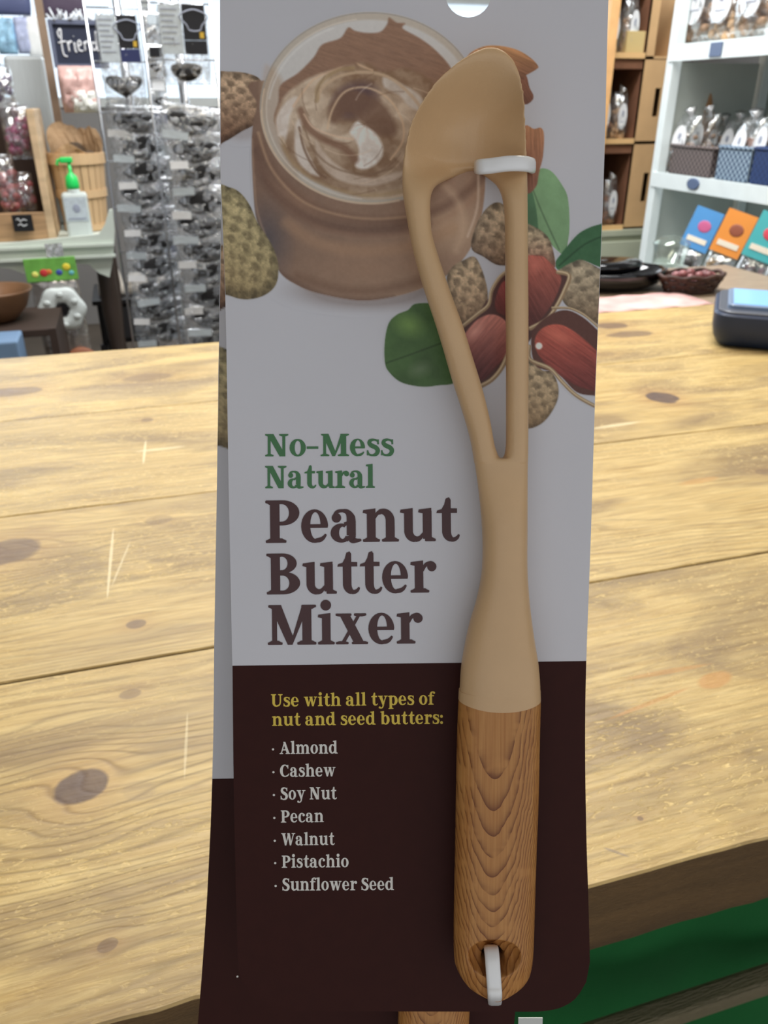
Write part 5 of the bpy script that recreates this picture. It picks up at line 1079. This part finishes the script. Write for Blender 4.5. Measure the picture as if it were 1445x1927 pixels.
woven('plain navy woven basket at the right edge of the picture', onX(1452, 300, XS + .03).y, .15, .26, .095, (38, 62, 108), (26, 46, 88), 'weave_navy')
specs = [(1285, .06, 0, 'nearest the post', .92), (1318, .13, 0, 'second from the post', .95), (1348, .21, 2, 'farthest back behind the others', .9), (1402, .07, 1, 'in the middle of the second shelf', .95), (1442, .09, 1, 'at the right picture edge', 1.0), (1376, .20, 1, 'deepest in the slate-blue basket', .9)]
for px, dx, k, t, sc in specs:
    q = onX(px, 262, XS + dx); put_nut(k, (XS + dx, q.y, .925), FX + random.uniform(-.25, .25), sc * .9, 'oval-labelled nut bag in the baskets, ' + t, 'nut bags in the woven baskets', ry=0, rx=-.15)
# leaning header packets lower down
def spice(label, px, py, w, h, ch, ch2, cont, tilt, X=1.66, group='header packets leaning on the lower shelf'):
    q = onX(px, py, X); r = empty('header_packet', q, label, 'packet', group); r.rotation_euler = (-.22, tilt, -math.pi / 2 + .55)
    adopt(pillow(w, h * .55, .03, 10, 10, .006, int(px)).build('bag', film3, None, True), r)
    mb = MB(); rr = random.Random(int(px))
    for k in range(22): mb.ball((rr.uniform(-w * .3, w * .3), rr.uniform(-.006, .006), rr.uniform(.015, h * .42)), rr.uniform(.008, .014), .007, rr.uniform(.01, .02), 7, 5, .1)
    o = adopt(mb.build('filling', mat('fill%d' % int(px), cont, .6, var=.5, vscale=50), None, True), r); o['kind'] = 'stuff'
    b_ = MB(); b_.box(-w * .5, w * .5, -.016, -.010, h * .52, h); adopt(b_.build('header', mat('head%d' % int(px), ch, .45)), r)
    b_ = MB(); b_.ball((w * .05, -.0165, h * .80), w * .24, .001, h * .07, 14, 6); adopt(b_.build('header_print', mat('hp%d' % int(px), ch2, .5), None, True), r)
    b_ = MB(); b_.box(-w * .36, w * .36, -.0175, -.0165, h * .60, h * .66); adopt(b_.build('header_text_band', mat('band%d' % int(px), (236, 226, 206), .5)), r)
    b_ = MB(); b_.ball((0, -.006, h * .27), w * .36, .012, h * .16, 16, 8); adopt(b_.build('window_content', mat('cont%d' % int(px), tuple(v * .32 for v in cont), .35), None, True), r)
spice('packet with a bright blue header, left of the orange one', 1268, 545, .088, .25, (82, 146, 206), (196, 96, 140), (110, 100, 104), .24, 1.62)
spice('packet with an orange and brown header holding tan sticks', 1322, 560, .088, .25, (232, 146, 66), (150, 84, 62), (196, 160, 104), .24, 1.60)
spice('packet with a teal header and red mark at the right', 1380, 575, .088, .25, (78, 176, 180), (216, 76, 92), (120, 70, 80), .24, 1.58)
spice('packet with a pale teal header cut by the picture edge', 1436, 585, .088, .24, (96, 184, 196), (230, 230, 120), (214, 200, 160), .24, 1.56)
rk = empty('packet_stand', (1.72, 1.8, 0), 'low dark stand holding the header packets', 'stand')
adw(box('stand_top', 1.53, 1.73, 1.35, 2.0, .60, .62, m_blackm, bev=.002), rk); 
for (x, y) in ((1.57, 1.37), (1.71, 1.37), (1.57, 1.98), (1.71, 1.98)): adw(box('leg', x - .012, x + .012, y - .012, y + .012, 0, .60, m_blackm), rk)
# clear round tub
q = onY(1262, 472, 2.15); b_ = MB(); b_.lathe([(.03, 0), (.042, .004), (.052, .06), (.055, .066), (.053, .070), (.03, .085), (.002, .09)], (0, 0, 0), 28); o = b_.build('clear_tub', plastic_film('tub_plastic', (200, 212, 200), .75, .1, 9, .003), None, True); o.location = (q.x, q.y, q.z - .045); tag(o, 'clear domed plastic tub left of the blue header packet', 'tub')
ts = empty('tub_stool', (q.x, q.y, 0), 'narrow pale stool under the clear tub', 'stool'); hh = q.z - .045
b_ = MB(); b_.lathe([(.06, hh - .02), (.06, hh)], (0, 0, 0), 24); adopt(b_.build('seat', m_shin), ts)
for k in range(3): a = 2.1 * k; b_ = MB(); b_.tube([(.05 * math.cos(a), .05 * math.sin(a), hh - .01), (.07 * math.cos(a), .07 * math.sin(a), 0)], .01, 8); adopt(b_.build('leg', m_shin, None, True), ts)
# ---- cardboard crates stacked beyond the shelf
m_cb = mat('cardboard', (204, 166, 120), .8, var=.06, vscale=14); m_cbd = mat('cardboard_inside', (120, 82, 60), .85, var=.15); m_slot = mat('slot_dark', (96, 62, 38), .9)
Yc = 2.92
bx0, bx1 = onY(1128, 200, Yc).x, onY(1262, 200, Yc).x; xm_ = onY(1200, 200, Yc).x
zz = [onY(1200, 430, Yc).z, onY(1200, 270, Yc).z, onY(1200, 110, Yc).z, onY(1200, -60, Yc).z]
cab_top = zz[0]
names = ['lowest', 'middle', 'top']
for k in range(3):
    a, c = zz[k], zz[k + 1] - .003
    r = empty('cardboard_crate', ((bx0 + bx1) / 2, Yc, a), 'open-fronted cardboard crate, %s of the stack beyond the white shelf' % names[k], 'box', 'cardboard crates'); H = c - a; w = bx1 - bx0; m0 = xm_ - (bx0 + bx1) / 2
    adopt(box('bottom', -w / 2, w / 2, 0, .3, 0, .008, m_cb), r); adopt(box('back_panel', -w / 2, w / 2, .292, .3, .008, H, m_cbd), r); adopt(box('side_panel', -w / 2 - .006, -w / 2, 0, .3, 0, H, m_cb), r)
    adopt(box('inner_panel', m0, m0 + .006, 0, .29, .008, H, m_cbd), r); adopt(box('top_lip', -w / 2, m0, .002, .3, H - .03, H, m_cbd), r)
    # the broad flap with its hand slot (a real opening)
    sx = m0 + (w / 2 - m0) * .55; sw, shh = .012, H * .17; zc_ = H * .5
    fl = MB(); fl.box(m0, sx - sw, 0, .005, 0, H); fl.box(sx + sw, w / 2, 0, .005, 0, H); fl.box(sx - sw, sx + sw, 0, .005, 0, zc_ - shh); fl.box(sx - sw, sx + sw, 0, .005, zc_ + shh, H)
    if k < 2: adopt(fl.build('slotted_flap', m_cb), r)
    else: adopt(box('flap', m0, m0 + .04, 0, .005, 0, H, m_cb), r)
    adopt(box('side_panel', w / 2, w / 2 + .006, 0, .3, 0, H, m_cb), r)
    adopt(box('front_lip', -w / 2, m0, -.006, -.001, 0, .018, mat('lip_pale', (226, 184, 128), .7)), r)
    for j, dx in enumerate((.04, .112)): put_nut((k + j) % 3, (bx0 + dx + .0, Yc + .05, a + .009), random.uniform(-.1, .1), .92 * min(1, H / .24), 'oval-labelled nut bag in the %s cardboard crate, %s of two' % (names[k], ('left', 'right')[j]), 'nut bags in the cardboard crates', sx=.58)
x0, x1_, z0, z1 = ext(1211, 58, 1262, 106, Yc - .1)
b_ = MB(); b_.box(x0, x1_, Yc + .01, Yc + .10, zz[2] + .009, zz[2] + .009 + (z1 - z0), .002); o = b_.build('small_box', mat('small_box', (206, 182, 126), .7)); relocate(o, ((x0 + x1_) / 2, Yc + .05, zz[2] + .009)); tag(o, 'small plain tan box inside the top cardboard crate', 'box')
b_ = MB(); x0, x1_, z0, z1 = ext(1143, -60, 1160, 118, Yc - .03); b_.box(x0, x1_, Yc - .05, Yc - .02, 0, z1); o = b_.build('pine_upright', mat('pine_strip', (230, 178, 120), .6, var=.1)); relocate(o, ((x0 + x1_) / 2, Yc - .035, 0)); tag(o, 'narrow pine upright beside the cardboard crates', 'post')
r = empty('grey_green_cabinet', ((bx0 + bx1) / 2, Yc + .15, 0), 'pale grey-green cabinet under the cardboard crates', 'cabinet')
adw(box('carcass', bx0 - .02, bx1 + .05, Yc - .02, Yc + .34, 0, cab_top - .021, mat('sage_paint', (176, 182, 160), .6)), r); adw(box('top', bx0 - .03, bx1 + .06, Yc - .03, Yc + .35, cab_top - .02, cab_top, mat('sage_paint')), r)
adw(box('door', bx0 + .01, bx1 + .02, Yc - .035, Yc - .021, .08, cab_top - .04, mat('sage_paint'), bev=.003), r)
# ---- side counter behind the plank table with paper, tray, wicker basket
r = empty('side_counter', (1.2, 1.62, 0), 'narrow counter joined behind the plank table at the right', 'counter')
adw(box('counter_top', .78, 1.50, 1.425, 1.84, .715, .74, mat('grey_wood', (150, 132, 112), .5, var=.15, stretch=(1, 8, 8)), bev=.002), r)
for (x, y) in ((.82, 1.46), (1.46, 1.46), (.82, 1.8), (1.46, 1.8)): adw(box('leg', x - .02, x + .02, y - .02, y + .02, 0, .715, m_leg), r)
v = []; f = []; n = 16
for j in range(8):
    for i in range(n): v.append((.80 + .36 * i / (n - 1), 1.432 + .13 * j / 7, .7435 + .0022 * math.sin(i * 1.9) * math.sin(j * 1.3 + 1) + .0022))
for j in range(7):
    for i in range(n - 1): f.append((j * n + i, j * n + i + 1, (j + 1) * n + i + 1, (j + 1) * n + i))
o = mk('pink_paper', v, f, mat('pink_paper', (220, 176, 170), .6, var=.3, vscale=14), None, True); so = o.modifiers.new('s', 'SOLIDIFY'); so.thickness = .0015; relocate(o, (.98, 1.5, .74)); tag(o, 'crumpled pink and white paper between plank table and black tray', 'paper')
c = onZ(1172, 545, .75)
r = empty('black_tray', (c.x + .015, 1.665, .742), 'glossy black oval tray behind the plank table, beside the card', 'tray')
mgb = mat('gloss_black', (14, 14, 18), .08, spec=.8)
b_ = MB(); b_.lathe([(.085, 0), (.115, .012), (.128, .030), (.131, .040), (.127, .042), (.116, .034), (.10, .022)], (0, 0, 0), 48, 1.0, .62); adopt(b_.build('tray_body', mgb, None, True), r)
b_ = MB(); b_.lathe([(.092, .0), (.098, .010), (.098, .016), (.090, .021), (.05, .024)], (-.02, .02, .036), 40, 1.0, .62); adopt(b_.build('lid', mgb, None, True), r)
# wicker basket
c = onZ(1312, 552, .742); r = empty('wicker_basket', (c.x, c.y + .03, .7405), 'dark wicker basket at the back of the side counter', 'basket'); mwk = mat('wicker_dark', (70, 48, 40), .6, var=.4, vscale=90)
for k in range(5): b_ = MB(); pts = [((.050 + .004 * k) * math.cos(a) * 1.2, (.036 + .003 * k) * math.sin(a), .006 + .008 * k + .002 * math.sin(9 * a + k * 3.14)) for a in np.linspace(0, 2 * math.pi, 55)[:-1]]; b_.tube(pts, .0048, 6, True); adopt(b_.build('weave_ring', mwk, None, True), r)
b_ = MB(); b_.lathe([(.052, .0), (.052, .005)], (0, 0, 0), 24, 1.15, .75); adopt(b_.build('bottom', mwk), r)
b_ = MB(); rr = random.Random(8)
for k in range(18): b_.ball((rr.uniform(-.042, .042), rr.uniform(-.024, .024), rr.uniform(.02, .042)), .012, .011, .010, 8, 5, .1)
o = adopt(b_.build('small_sweets', mat('red_brown_sweets', (140, 84, 84), .35, var=.6, vscale=40), None, True), r); o['kind'] = 'stuff'
# ---- card reader on the plank table
m_nv = mat('navy_rubber', (30, 46, 74), .45, spec=.5, var=.03)
c0 = onZ(1362, 655, .75)
r = empty('payment_terminal', (c0.x + .115, c0.y + .035, .7502), 'dark navy payment terminal with pale blue screen on the plank table', 'payment terminal', rz=math.radians(-38))
def rbox(L_, Wd, prof_, n=8, rc=.035):
    """rounded-corner block; prof_ = list of (inset, z)"""
    mb = MB(); vs = []; cnt = 4 * (n + 1); prof_ = [(a_, b__ * .86) for a_, b__ in prof_]
    for ins, z_ in prof_:
        for cx_, cy_, a0_ in ((1, 1, 0), (-1, 1, 90), (-1, -1, 180), (1, -1, 270)):
            for k in range(n + 1):
                a = math.radians(a0_ + 90 * k / n); vs.append((cx_ * (L_ / 2 - rc) + (rc - ins) * math.cos(a), cy_ * (Wd / 2 - rc) + (rc - ins) * math.sin(a), z_))
    fs = [(i * cnt + k, i * cnt + (k + 1) % cnt, (i + 1) * cnt + (k + 1) % cnt, (i + 1) * cnt + k) for i in range(len(prof_) - 1) for k in range(cnt)] + [tuple(range(cnt - 1, -1, -1)), tuple((len(prof_) - 1) * cnt + k for k in range(cnt))]
    mb.add(vs, fs); return mb
o = adopt(rbox(.19, .21, [(.022, 0), (.012, .006), (.004, .020), (0, .042), (0, .064), (.003, .068)]).build('body', m_nv, None, False), r); autosmooth(o, 40)
o = adopt(rbox(.178, .198, [(0, .068), (0, .071), (.002, .0725)], rc=.03).build('top_rim', mat('rim_grey', (84, 88, 98), .35), None, False), r)
o = adopt(rbox(.150, .150, [(0, .0725), (0, .0790), (.002, .0805)], rc=.014).build('screen_bezel', mat('bezel', (120, 140, 168), .3), None, False), r)
b_ = MB(); b_.box(-.066, .066, -.066, .066, .0693, .0699); adopt(b_.build('screen', mat('screen_blue', (134, 182, 232), .15, emit=.55)), r)
